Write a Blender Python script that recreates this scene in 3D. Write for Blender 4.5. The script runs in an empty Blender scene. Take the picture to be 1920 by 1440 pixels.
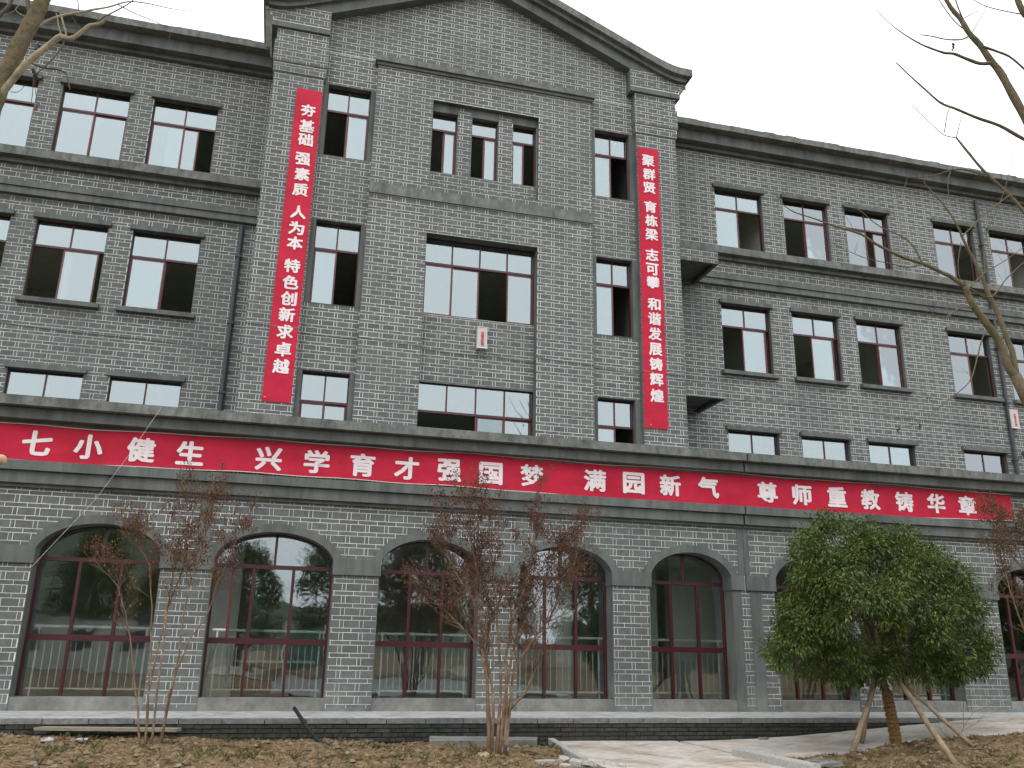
import bpy, math, random
import numpy as np
from mathutils import Vector, Matrix, noise
random.seed(7); rng = np.random.default_rng(7)
R = math.radians
sc = bpy.context.scene
col = sc.collection
CZ = 1.40            # eye height; heights below are written relative to the eye and lifted by CZ

# ------------------------------------------------------------------ camera
hx, hy, vx, vy = 6617.4, 623.76, 98.69, -5327.47      # vanishing points of the facade, measured in the photograph
F = math.sqrt(-(hx*vx+hy*vy))
AX = np.array([hx, hy, F]); AX /= np.linalg.norm(AX)
AZ = np.array([vx, vy, F]); AZ /= np.linalg.norm(AZ)
AY = np.cross(AZ, AX)
cam = bpy.data.cameras.new('camera'); cam.sensor_width = 36; cam.lens = F/1920*36
cam.clip_start = 0.05; cam.clip_end = 3000
cam_o = bpy.data.objects.new('camera', cam); col.objects.link(cam_o)
right = Vector((AX[0], AY[0], AZ[0])); down = Vector((AX[1], AY[1], AZ[1])); fwd = Vector((AX[2], AY[2], AZ[2]))
m = Matrix((right, -down, -fwd)).transposed().to_4x4(); m.translation = Vector((0, 0, CZ))
cam_o.matrix_world = m
sc.camera = cam_o

# ------------------------------------------------------------------ world, sun, exposure
w = bpy.data.worlds.new("World"); sc.world = w; w.use_nodes = True
nt = w.node_tree; nt.nodes.clear()
sky = nt.nodes.new('ShaderNodeTexSky'); sky.sky_type = 'NISHITA'; sky.sun_disc = False
sky.sun_elevation = R(52); sky.sun_rotation = R(205); sky.air_density = 2.0; sky.dust_density = 6.0
hs = nt.nodes.new('ShaderNodeHueSaturation'); hs.inputs['Saturation'].default_value = 0.12
mx = nt.nodes.new('ShaderNodeMix'); mx.data_type = 'RGBA'; mx.inputs[0].default_value = 0.86
mx.inputs[7].default_value = (14.6, 14.9, 15.2, 1)     # the even cloud deck
bg = nt.nodes.new('ShaderNodeBackground'); bg.inputs[1].default_value = 0.1
out = nt.nodes.new('ShaderNodeOutputWorld')
nt.links.new(sky.outputs[0], hs.inputs['Color']); nt.links.new(hs.outputs[0], mx.inputs[6])
nt.links.new(mx.outputs[2], bg.inputs[0]); nt.links.new(bg.outputs[0], out.inputs[0])
sun = bpy.data.lights.new('sun', 'SUN'); sun.energy = 0.55; sun.angle = R(25); sun.color = (1, .97, .93)
sun_o = bpy.data.objects.new('sun', sun); col.objects.link(sun_o)
sun_o.rotation_euler = (R(38), 0, R(-25))
sc.view_settings.view_transform = 'Standard'; sc.view_settings.look = 'None'
sc.view_settings.exposure = 0.35; sc.view_settings.gamma = 1.0; sc.view_settings.use_curve_mapping = False

# ------------------------------------------------------------------ helpers
ORG = {}
def tag(o, label=None, cat=None, group=None, kind=None):
    if label: o['label'] = label
    if cat: o['category'] = cat
    if group: o['group'] = group
    if kind: o['kind'] = kind
    return o
def thing(name, loc, label, cat, group=None):
    o = bpy.data.objects.new(name, None); col.objects.link(o); o.empty_display_size = .2
    o.location = (loc[0], loc[1], loc[2]+CZ); ORG[o.name] = Vector(o.location)
    return tag(o, label, cat, group)
class MB:
    def __init__(s): s.v = []; s.f = []; s.r = []; s.sm = False
    def add(s, vs, fs, r=None):
        n = len(s.v); s.v += [tuple(p) for p in vs]
        s.f += [tuple(i+n for i in f) for f in fs]
        if r is None: r = random.random()
        s.r += [r]*len(fs); return s
    def box(s, x0, x1, y0, y1, z0, z1, r=None):
        return s.add([(x0,y0,z0),(x1,y0,z0),(x1,y1,z0),(x0,y1,z0),(x0,y0,z1),(x1,y0,z1),(x1,y1,z1),(x0,y1,z1)],
            [(0,1,5,4),(1,2,6,5),(2,3,7,6),(3,0,4,7),(4,5,6,7),(3,2,1,0)], r)
    def prism(s, poly, y0, y1, r=None):      # poly: [(x,z)..] counter-clockwise seen from the front (-y)
        n = len(poly); v = [(x,y0,z) for x,z in poly]+[(x,y1,z) for x,z in poly]
        f = [tuple(range(n)), tuple(range(2*n-1, n-1, -1))]
        f += [(i, i+n, (i+1)%n+n, (i+1)%n) for i in range(n)]
        return s.add(v, f, r)
    def tube(s, pts, rad, n=6, r=None, cap=True):
        P = [Vector(p) for p in pts]
        if not isinstance(rad, (list, tuple)): rad = [rad]*len(P)
        vs = []; fs = []; prev = None
        for i, p in enumerate(P):
            d = (P[min(i+1, len(P)-1)]-P[max(i-1, 0)])
            if d.length < 1e-7: d = Vector((0,0,1))
            d.normalize()
            a = prev if prev is not None else (Vector((0,0,1)) if abs(d.z) < .9 else Vector((1,0,0)))
            u = (a-d*a.dot(d))
            if u.length < 1e-5: u = d.orthogonal()
            u.normalize(); prev = u; q = d.cross(u)
            for k in range(n):
                t = 2*math.pi*k/n
                vs.append(p+(u*math.cos(t)+q*math.sin(t))*rad[i])
        for i in range(len(P)-1):
            for k in range(n):
                k2 = (k+1) % n
                fs.append((i*n+k, i*n+k2, (i+1)*n+k2, (i+1)*n+k))
        if cap: fs.append(tuple(range(n-1, -1, -1))); fs.append(tuple((len(P)-1)*n+k for k in range(n)))
        return s.add(vs, fs, r)
    def build(s, name, mat, parent=None, loc=None, kind=None, smooth=False, lift=True):
        me = bpy.data.meshes.new(name)
        base = ORG[parent.name] if parent else Vector((0,0,0))
        if loc is None:
            lo = Vector((0,0,0))
        else: lo = Vector((loc[0], loc[1], loc[2]+CZ))-base
        off = base+lo
        V = np.array(s.v, dtype=float); V[:,2] += CZ if lift else 0; V -= np.array(off)
        me.from_pydata(V.tolist(), [], s.f)
        a = me.attributes.new('rnd', 'FLOAT', 'FACE'); a.data.foreach_set('value', s.r)
        if smooth or s.sm: me.polygons.foreach_set('use_smooth', [True]*len(me.polygons))
        me.materials.append(mat)
        o = bpy.data.objects.new(name, me); col.objects.link(o); o.location = lo
        if parent: o.parent = parent
        ORG[o.name] = off
        if kind: o['kind'] = kind
        return o
def copy_obj(o, parent=None, loc=None):
    c = o.copy(); col.objects.link(c)
    if parent: c.parent = parent
    if loc is not None: c.location = loc
    return c

# ------------------------------------------------------------------ materials
def mat(name, base=(.5,.5,.5), rough=.8, spec=.3, var=.15, scale=6, bump=0, bscale=40, objr=0.0, tints=None, metal=0, stain=None, stain_scale=.8, stain_lo=.45, stain_hi=.7, trans=0, mapping=(1,1,1), dust=False, seethru=0):
    M = bpy.data.materials.new(name); M.use_nodes = True; t = M.node_tree; N = t.nodes; L = t.links
    B = N['Principled BSDF']; B.inputs['Roughness'].default_value = rough
    B.inputs['Specular IOR Level'].default_value = spec; B.inputs['Metallic'].default_value = metal
    tc = N.new('ShaderNodeTexCoord'); geo = N.new('ShaderNodeNewGeometry')
    mp = N.new('ShaderNodeMapping'); mp.inputs['Scale'].default_value = mapping; L.new(geo.outputs['Position'], mp.inputs[0])
    n1 = N.new('ShaderNodeTexNoise'); n1.inputs['Scale'].default_value = scale; n1.inputs['Detail'].default_value = 6; n1.inputs['Roughness'].default_value = .65
    L.new(mp.outputs[0], n1.inputs['Vector'])
    mr = N.new('ShaderNodeMapRange'); mr.inputs[1].default_value = .3; mr.inputs[2].default_value = .7
    mr.inputs[3].default_value = 1-var; mr.inputs[4].default_value = 1+var; L.new(n1.outputs[0], mr.inputs[0])
    cur = None
    rgb = N.new('ShaderNodeRGB'); rgb.outputs[0].default_value = (*base, 1); cur = rgb.outputs[0]
    if tints:
        at = N.new('ShaderNodeAttribute'); at.attribute_name = 'rnd'
        oi = N.new('ShaderNodeObjectInfo')
        ad = N.new('ShaderNodeMath'); ad.operation = 'ADD'; L.new(at.outputs['Fac'], ad.inputs[0]); L.new(oi.outputs['Random'], ad.inputs[1])
        fr = N.new('ShaderNodeMath'); fr.operation = 'FRACT'; L.new(ad.outputs[0], fr.inputs[0])
        cr = N.new('ShaderNodeValToRGB'); L.new(fr.outputs[0], cr.inputs[0])
        while len(cr.color_ramp.elements) < len(tints): cr.color_ramp.elements.new(.5)
        for i, c in enumerate(tints):
            cr.color_ramp.elements[i].position = i/(len(tints)-1); cr.color_ramp.elements[i].color = (*c, 1)
        cur = cr.outputs[0]
    if stain:
        n2 = N.new('ShaderNodeTexNoise'); n2.inputs['Scale'].default_value = stain_scale; n2.inputs['Detail'].default_value = 5; n2.inputs['Roughness'].default_value = .6
        L.new(mp.outputs[0], n2.inputs['Vector'])
        r2 = N.new('ShaderNodeMapRange'); r2.inputs[1].default_value = stain_lo; r2.inputs[2].default_value = stain_hi; L.new(n2.outputs[0], r2.inputs[0])
        mxx = N.new('ShaderNodeMix'); mxx.data_type = 'RGBA'; L.new(r2.outputs[0], mxx.inputs[0]); L.new(cur, mxx.inputs[6]); mxx.inputs[7].default_value = (*stain, 1)
        cur = mxx.outputs[2]
    if dust:       # whitish dust thrown up on the foot of the ground floor wall
        sp = N.new('ShaderNodeSeparateXYZ'); L.new(geo.outputs['Position'], sp.inputs[0])
        nd = N.new('ShaderNodeTexNoise'); nd.inputs['Scale'].default_value = 2.2; nd.inputs['Detail'].default_value = 6; L.new(geo.outputs['Position'], nd.inputs['Vector'])
        a1 = N.new('ShaderNodeMapRange'); a1.inputs[1].default_value = .35; a1.inputs[2].default_value = 1.05; a1.inputs[3].default_value = .95; a1.inputs[4].default_value = 0; L.new(sp.outputs[2], a1.inputs[0])
        a2 = N.new('ShaderNodeMapRange'); a2.inputs[1].default_value = .35; a2.inputs[2].default_value = .75; L.new(nd.outputs[0], a2.inputs[0])
        a3 = N.new('ShaderNodeMath'); a3.operation = 'MULTIPLY'; L.new(a1.outputs[0], a3.inputs[0]); L.new(a2.outputs[0], a3.inputs[1])
        dm = N.new('ShaderNodeMix'); dm.data_type = 'RGBA'; L.new(a3.outputs[0], dm.inputs[0]); L.new(cur, dm.inputs[6]); dm.inputs[7].default_value = (.30,.30,.285,1); cur = dm.outputs[2]
    mul = N.new('ShaderNodeMix'); mul.data_type = 'RGBA'; mul.blend_type = 'MULTIPLY'; mul.inputs[0].default_value = 1
    L.new(cur, mul.inputs[6]); L.new(mr.outputs[0], mul.inputs[7]); L.new(mul.outputs[2], B.inputs['Base Color'])
    if bump:
        n3 = N.new('ShaderNodeTexNoise'); n3.inputs['Scale'].default_value = bscale; n3.inputs['Detail'].default_value = 5; L.new(geo.outputs['Position'], n3.inputs['Vector'])
        bp = N.new('ShaderNodeBump'); bp.inputs['Strength'].default_value = bump; bp.inputs['Distance'].default_value = .01
        L.new(n3.outputs[0], bp.inputs['Height']); L.new(bp.outputs[0], B.inputs['Normal'])
    if trans:
        tr = N.new('ShaderNodeBsdfTranslucent'); L.new(mul.outputs[2], tr.inputs[0])
        ms = N.new('ShaderNodeMixShader'); ms.inputs[0].default_value = trans
        L.new(B.outputs[0], ms.inputs[1]); L.new(tr.outputs[0], ms.inputs[2]); L.new(ms.outputs[0], N['Material Output'].inputs[0])
        if seethru:
            tt = N.new('ShaderNodeBsdfTransparent'); m2 = N.new('ShaderNodeMixShader'); m2.inputs[0].default_value = seethru
            L.new(ms.outputs[0], m2.inputs[1]); L.new(tt.outputs[0], m2.inputs[2]); L.new(m2.outputs[0], N['Material Output'].inputs[0])
    return M
def glass_mat(name, fac, tint, wav):
    M = bpy.data.materials.new(name); M.use_nodes = True; t = M.node_tree; N = t.nodes; L = t.links
    N.remove(N['Principled BSDF'])
    g = N.new('ShaderNodeBsdfGlossy'); g.inputs['Roughness'].default_value = .015; g.inputs['Color'].default_value = (.84,.93,.98,1)
    tr = N.new('ShaderNodeBsdfTransparent'); tr.inputs[0].default_value = (*tint, 1)
    fr = N.new('ShaderNodeFresnel'); fr.inputs[0].default_value = 1.5
    ad = N.new('ShaderNodeMath'); ad.operation = 'ADD'; ad.use_clamp = True; ad.inputs[1].default_value = fac; L.new(fr.outputs[0], ad.inputs[0])
    ms = N.new('ShaderNodeMixShader'); L.new(ad.outputs[0], ms.inputs[0]); L.new(tr.outputs[0], ms.inputs[1]); L.new(g.outputs[0], ms.inputs[2])
    L.new(ms.outputs[0], N['Material Output'].inputs[0])
    geo = N.new('ShaderNodeNewGeometry'); n = N.new('ShaderNodeTexNoise'); n.inputs['Scale'].default_value = 1.3; n.inputs['Detail'].default_value = 2
    L.new(geo.outputs['Position'], n.inputs['Vector'])
    b = N.new('ShaderNodeBump'); b.inputs['Strength'].default_value = wav; b.inputs['Distance'].default_value = .05
    L.new(n.outputs[0], b.inputs['Height']); L.new(b.outputs[0], g.inputs['Normal'])
    return M
BR = [(.128,.136,.129),(.140,.149,.140),(.120,.122,.126),(.157,.166,.156),(.130,.141,.132),(.108,.113,.114),(.138,.140,.143)]
M_brick = mat('grey_brick', tints=BR, rough=.85, var=.22, scale=14, bump=.4, bscale=90, stain=(.10,.108,.106), stain_scale=.35, stain_lo=.45, stain_hi=.9, dust=True)
M_joint = mat('white_joint', (.70,.73,.70), var=.25, scale=4, stain=(.36,.38,.37), stain_scale=.7, stain_lo=.42, stain_hi=.75)
M_plaster = mat('grey_plaster', (.128,.140,.134), rough=.8, var=.24, scale=6, bump=.5, bscale=35, stain=(.070,.078,.076), stain_scale=2.2, stain_lo=.45, stain_hi=.75, mapping=(1,1,.22), dust=True)
M_cope = mat('rough_coping', (.165,.175,.165), rough=.9, var=.35, scale=9, bump=.8, bscale=30, stain=(.085,.095,.085), stain_scale=2.4, mapping=(1,1,.5))
M_sill = mat('pale_concrete', (.25,.25,.235), var=.22, scale=7, bump=.5, stain=(.15,.15,.14), stain_scale=1.8, stain_lo=.4, stain_hi=.7)
M_white = mat('dusty_platform', (.43,.44,.43), var=.3, scale=9, bump=.4, stain=(.26,.26,.25), stain_scale=2.2)
M_frame = mat('maroon_frame', (.060,.010,.014), rough=.35, spec=.5, var=.1)
M_sash = mat('maroon_sash', (.12,.028,.032), rough=.4, spec=.5, var=.1)
M_glass = glass_mat('window_glass', .24, (.60,.66,.64), .03)
M_glassg = glass_mat('shopfront_glass', .12, (.93,.96,.95), .07)
M_inner = mat('room_plaster', (.74,.76,.68), var=.1)
M_innerg = mat('hall_plaster', (.66,.67,.63), var=.1)
M_floor = mat('room_floor', (.22,.21,.19), rough=.4, var=.1)
M_steel = mat('steel_rail', (.88,.89,.88), rough=.4, var=.05)
M_pipe = mat('grey_downpipe', (.055,.062,.070), rough=.5, var=.1)
M_cable = mat('pale_cable', (.24,.25,.245), rough=.6, var=.1)
M_red = mat('red_cloth', (.62,.020,.060), rough=.62, spec=.25, var=.10, scale=2.5, bump=.25, bscale=14, trans=.12, stain=(.50,.015,.045), stain_scale=1.5, seethru=.10)
M_char = mat('white_print', (.80,.72,.74), rough=.7, var=.05)
M_rope = mat('white_cord', (.7,.68,.62), var=.1)
M_box = mat('white_enamel', (.62,.61,.60), rough=.4, var=.08)
M_boxred = mat('red_print', (.45,.08,.09), var=.05)
M_bulb = mat('white_plastic', (.75,.75,.72), rough=.4, var=.03)

# ------------------------------------------------------------------ brick laying
class Layer:
    """lays bond courses: tall row (stretcher + header) over thin row"""
    def __init__(s): s.full = []; s.cut = MB()
    def lay(s, x0, x1, z0, z1, y, xp, zp, per, pitch, holes=(), lower=None, upper=None, prot=.002, side=None):
        J = .0095 if y < 17 else .0118; hw = per*.2; th = pitch*.36
        k0 = int(math.floor((z0-zp)/pitch))-1
        k1 = int(math.ceil((z1-zp)/pitch))+1
        i0 = int(math.floor((x0-xp)/per))-2; i1 = int(math.ceil((x1-xp)/per))+2
        for k in range(k0, k1+1):
            zt = zp+k*pitch     # top of the thin row
            rows = [(zt-th+J/2, zt-J/2, [(xp+i*per+J/2, xp+(i+1)*per-J/2) for i in range(i0, i1)]),
                    (zt+J/2, zt+pitch-th-J/2, sum([[(xp+(i+.5)*per-hw/2+J/2, xp+(i+.5)*per+hw/2-J/2), (xp+(i+.5)*per+hw/2+J/2, xp+(i+1.5)*per-hw/2-J/2)] for i in range(i0, i1)], []))]
            for a, b, bricks in rows:
                if b <= z0+.008 or a >= z1-.008: continue
                for p, q in bricks:
                    if q <= x0+.01 or p >= x1-.01: continue
                    r = [max(p,x0), min(q,x1), max(a,z0), min(b,z1)]
                    s.put(r, y, holes, lower, upper, prot, (p >= x0 and q <= x1 and a >= z0 and b <= z1), side)
    def put(s, r, y, holes, lower, upper, prot, whole, side):
        rs = [r]
        for h in holes:
            nr = []
            for a in rs:
                if a[1] <= h[0] or a[0] >= h[1] or a[3] <= h[2] or a[2] >= h[3]: nr.append(a); continue
                whole = False
                if a[0] < h[0]: nr.append([a[0], h[0], a[2], a[3]])
                if a[1] > h[1]: nr.append([h[1], a[1], a[2], a[3]])
                m0, m1 = max(a[0],h[0]), min(a[1],h[1])
                if a[2] < h[2]: nr.append([m0, m1, a[2], h[2]])
                if a[3] > h[3]: nr.append([m0, m1, h[3], a[3]])
            rs = nr
        for a in rs:
            if a[1]-a[0] < .012 or a[3]-a[2] < .012: continue
            if lower or upper:
                n = max(2, int((a[1]-a[0])/.04)+1)
                xs = [a[0]+(a[1]-a[0])*i/n for i in range(n+1)]
                lo = [max(a[2], lower(x)) if lower else a[2] for x in xs]
                hi = [min(a[3], upper(x)) if upper else a[3] for x in xs]
                if all(l <= a[2] for l in lo) and all(h >= a[3] for h in hi): pass
                else:
                    whole = False; rr = random.random()
                    for i in range(n):
                        l0, l1, h0, h1 = lo[i], lo[i+1], hi[i], hi[i+1]
                        if h0-l0 < .004 and h1-l1 < .004: continue
                        h0 = max(h0, l0); h1 = max(h1, l1)
                        vs = [(xs[i],y-prot,l0),(xs[i+1],y-prot,l1),(xs[i+1],y-prot,h1),(xs[i],y-prot,h0),
                              (xs[i],y,l0),(xs[i+1],y,l1),(xs[i+1],y,h1),(xs[i],y,h0)]
                        s.cut.add(vs, [(0,1,2,3),(4,5,1,0),(3,2,6,7)], rr)
                    continue
            if whole and side is None: s.full.append((a, y, prot))
            else: s.brick(s.cut, a, y, prot, side)
    def brick(s, mb, a, y, prot, side=None):
        x0, x1, z0, z1 = a
        if side is None:
            v = [(x0,y-prot,z0),(x1,y-prot,z0),(x1,y-prot,z1),(x0,y-prot,z1),(x0,y+.001,z0),(x1,y+.001,z0),(x1,y+.001,z1),(x0,y+.001,z1)]
            f = [(0,1,2,3),(1,5,6,2),(4,0,3,7),(4,5,1,0),(3,2,6,7)]
        else:       # wall lying in a plane x = y, seen from -x (side=-1) or +x; u runs along world y
            o = y+side*prot
            v = [(o,x0,z0),(o,x1,z0),(o,x1,z1),(o,x0,z1),(y,x0,z0),(y,x1,z0),(y,x1,z1),(y,x0,z1)]
            f = [(0,1,2,3),(1,5,6,2),(4,0,3,7),(4,5,1,0),(3,2,6,7)]
            if side < 0: f = [t[::-1] for t in f]
        mb.add(v, f)
BK = Layer()
GP, WP, CP = (.335, .2054), (.333, .2054), (.333, .2008)
def wall_boxes(mb, x0, x1, z0, z1, y0, y1, holes=()):
    xs = sorted({x0, x1, *[max(x0,min(x1,h[i])) for h in holes for i in (0,1)]})
    zs = sorted({z0, z1, *[max(z0,min(z1,h[i])) for h in holes for i in (2,3)]})
    for j in range(len(zs)-1):
        run = None
        for i in range(len(xs)-1):
            cx, cz = (xs[i]+xs[i+1])/2, (zs[j]+zs[j+1])/2
            solid = not any(h[0] < cx < h[1] and h[2] < cz < h[3] for h in holes)
            if solid: run = (run[0], xs[i+1]) if run else (xs[i], xs[i+1])
            if (not solid or i == len(xs)-2) and run:
                mb.box(run[0], run[1], y0, y1, zs[j], zs[j+1]); run = None
def liner(mb, x0, x1, z0, z1, y0, y1, t=.012, sill=True):
    mb.box(x0, x0+t, y0, y1, z0, z1); mb.box(x1-t, x1, y0, y1, z0, z1)
    mb.box(x0+t, x1-t, y0, y1, z1-t, z1)
    if sill: mb.box(x0+t, x1-t, y0, y1, z0, z0+t)

# ================================================================== THE SCHOOL BUILDING
school = thing('school_building', (3.93, 15.75, -1.01), 'three storey grey brick school building with central gable, arched ground floor and maroon window frames', 'building')
walls = MB(); plaster = MB(); cope = MB()
ZR = 14.04                       # wall top of the wings
WY, PY, BY, SY = 20.25, 18.38, 18.5, 18.32
rows = {'A': (11.08, 12.93, 12.33), 'B': (7.36, 9.33, 8.70), 'C': (3.60, 5.72, 5.09)}
WL = [(-8.16,-6.64), (-6.12,-4.58), (-4.05,-2.52)]
WR = [(11.14,12.66), (13.34,14.84), (15.42,16.92), (18.54,20.02), (20.62,22.12)]
windows = []       # x0,x1,z0,z1,zt,yglass,columns,sashes,yframe
S = {('L','A'): [[(0,.5),(.5,1)], [(0,.5),(.5,1)], [(0,.5),(.24,.74)]],
     ('L','B'): [[(0,.42)], [(.42,.92)], [(0,.5),(.03,.53)]],
     ('L','C'): [[(0,.5),(.5,1)]]*3,
     ('R','A'): [[(0,.5),(.02,.52)], [(.5,1),(.48,.98)], [(0,.5),(.68,1)], [(0,.5),(.03,.5)], [(0,.5),(.02,.5)]],
     ('R','B'): [[(.44,.92),(.46,.94)], [(.42,.9),(.44,.92)], [(.5,1),(.48,.98)], [(0,.5),(.03,.52)], [(0,.5),(.04,.54)]],
     ('R','C'): [[(0,.5),(.5,1)]]*5}
for sd, ww in (('L', WL), ('R', WR)):
    holes = [(a, b, rows[k][0], rows[k][1]) for (a, b) in ww for k in 'ABC']
    x0, x1 = (-10.5, -1.17) if sd == 'L' else (8.97, 25.0)
    wall_boxes(walls, x0, x1, 3.0, ZR, WY, WY+.24, holes)
    xp = -1.863
    # keep bricks clear of the bands
    hb = holes+[(x0, x1, 10.72, 10.93), (x0, x1, 9.83, 10.14)]+[(a-.06, b+.06, rows[k][1], rows[k][1]+.12) for (a, b) in ww for k in 'ABC']
    BK.lay(x0, x1, 3.0, ZR, WY, xp, 7.62, *WP, holes=hb)
    for j, (a, b) in enumerate(ww):
        for k in 'ABC':
            z0, z1, zt = rows[k]
            liner(plaster, a, b, z0, z1, WY-.002, WY+.23, sill=True)
            plaster.box(a-.06, b+.06, WY-.10, WY+.02, z1-.012, z1+.10)       # lintel
            if k == 'B': plaster.box(a-.08, b+.08, WY-.15, WY+.02, z0-.20+.09, z0-.005)
            windows.append((a+.012, b-.012, z0+.012, z1-.012, zt, WY+.11, 2, S[sd, k][j]))
    # string bands
    cope.box(x0, x1, WY-.27, WY+.01, 10.735, 10.935); plaster.box(x0, x1, WY-.10, WY+.01, 10.62, 10.735)
    plaster.box(x0, x1, WY-.17, WY+.01, 10.005, 10.14); plaster.box(x0, x1, WY-.13, WY+.01, 9.83, 10.0)
    # eaves cornice
    e0 = x0; e1 = x1
    n = int((e1-e0)/.35)
    for i in range(n):
        a = e0+(e1-e0)*i/n; b = e0+(e1-e0)*(i+1)/n
        cope.box(a, b, 19.65+random.uniform(-.004,.004), 21.2, 14.47, 14.655+random.uniform(-.012,.014))
    plaster.box(x0, x1, 19.9, 20.9, 14.14, 14.47); plaster.box(x0, x1, 20.12, 20.8, 14.03, 14.14)
# centre block ------------------------------------------------------
rake = lambda x: 16.46-.43*abs(x-3.93)
sideW = [(0.08,1.12), (6.84,7.81)]
bayh = [(a, b, rows[k][0]-.06, rows[k][1]+.03) for (a, b) in sideW for k in 'ABC']
wall_boxes(walls, -.05, 1.25, 3.0, 13.87, BY, BY+.24, bayh); wall_boxes(walls, 6.70, 7.94, 3.0, 13.87, BY, BY+.24, bayh)
sth = [(-.05, 1.25, rows[k][0]-.06, rows[k][1]+.03) for k in 'ABC']+[(6.7, 7.9, rows[k][0]-.06, rows[k][1]+.03) for k in 'ABC']
for (a, b) in ((-.03, 1.22), (6.72, 7.93)):
    BK.lay(a, b, 3.0, 13.86, BY, 1.37-.167, 7.40, *CP, holes=sth)
for (a, b), (l, r) in zip(sideW, ((-.03, 1.22), (6.72, 7.93))):
    for k in 'ABC':
        z0, z1, zt = rows[k]; z0 -= .06; z1 += .03
        liner(plaster, a, b, z0, z1, BY-.012, BY+.23)
        plaster.box(l, a, BY-.010, BY+.005, z0, z1); plaster.box(b, r, BY-.010, BY+.005, z0, z1)
SS = {('A',0): [(.5,1),(.48,.98)], ('A',1): [(0,.5),(.02,.52)], ('B',0): [(0,.5),(.02,.52)], ('B',1): [(0,.5),(.03,.53)],
      ('C',0): [(0,.5),(.5,1)], ('C',1): [(0,.5),(.02,.52)]}
for i, (a, b) in enumerate(sideW):
    for k in 'ABC':
        z0, z1, zt = rows[k]
        windows.append((a+.012, b-.012, z0-.048, z1+.018, zt, BY+.16, 2, SS[k, i]))
# gable field above the cap
xs = [-.05+ (7.99)*i/40 for i in range(41)]
for i in range(40):
    a, b = xs[i], xs[i+1]
    walls.prism([(a,13.87),(b,13.87),(b,rake(b)+.02),(a,rake(a)+.02)], BY, BY+.24)
BK.lay(-.03, 7.93, 13.88, 16.4, BY, 1.37-.167, 7.40, *CP, upper=lambda x: rake(x)+.01)
# projecting panel
ph = [(2.61, 5.32, 10.58, 12.94), (2.61, 5.32, 3.0, 9.33)]
wall_boxes(walls, 1.22, 6.72, 3.0, 13.64, PY, PY+.13, ph)
BK.lay(1.22, 6.72, 3.0, 13.64, PY, 1.37-.167, 7.40, *CP, holes=ph+[(1.22, 6.72, 10.14, 10.42)])
plaster.box(1.19, 6.75, PY-.06, BY+.01, 13.64, 13.72); cope.box(1.15, 6.79, PY-.12, BY+.01, 13.72, 13.87)
cope.box(1.215, 6.725, PY-.05, PY+.01, 10.15, 10.415)
# narrow returns of the panel
plaster.box(1.214, 1.219, PY, BY, 3.0, 13.64); plaster.box(6.721, 6.726, PY, BY, 3.0, 13.64)
# upper recess with three slim windows
liner(plaster, 2.61, 5.32, 10.58, 12.94, PY-.001, 18.62, t=.006)
tri = [(2.63,3.27), (3.62,4.31), (4.67,5.30)]
th = [(a, b, 11.02, 12.72) for a, b in tri]
wall_boxes(walls, 2.62, 5.31, 10.586, 12.934, 18.52, 18.74, th)
BK.lay(2.62, 5.31, 10.60, 12.934, 18.52, 1.37-.167, 7.40, *CP, holes=th+[(a-.02, b+.02, 12.72, 12.94) for a, b in tri])
for i, (a, b) in enumerate(tri):
    liner(plaster, a, b, 11.02, 12.72, 18.513, 18.73)
    plaster.box(a-.02, b+.02, 18.512, 18.53, 12.722, 12.932)
    windows.append((a+.012, b-.012, 11.032, 12.708, 12.28, 18.66, 1, [[(.5,1),(.47,.97)], [(.5,1),(.48,.98)], [(0,.5),(.04,.54)]][i]))
# lower recess: two wide windows and the brick spandrel between them
liner(plaster, 2.61, 5.32, 3.0, 9.33, PY-.001, 18.68, t=.006, sill=False)
wall_boxes(walls, 2.62, 5.31, 3.0, 9.32, 18.6, 18.8, [(2.62,5.31,7.38,9.32), (2.62,5.31,3.6,5.76)])
BK.lay(2.62, 5.31, 5.77, 7.37, 18.6, 1.37-.167, 7.40, *CP)
windows.append((2.62, 5.31, 7.38, 9.32, 8.69, 18.66, 4, [(0,.25),(.25,.5),(.75,1)]))
windows.append((2.62, 5.31, 3.62, 5.76, 5.09, 18.66, 4, [(.5,.75),(.75,1),(.51,.76)]))
plaster.box(2.62, 5.31, 18.585, 18.61, 5.74, 5.79)
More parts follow.
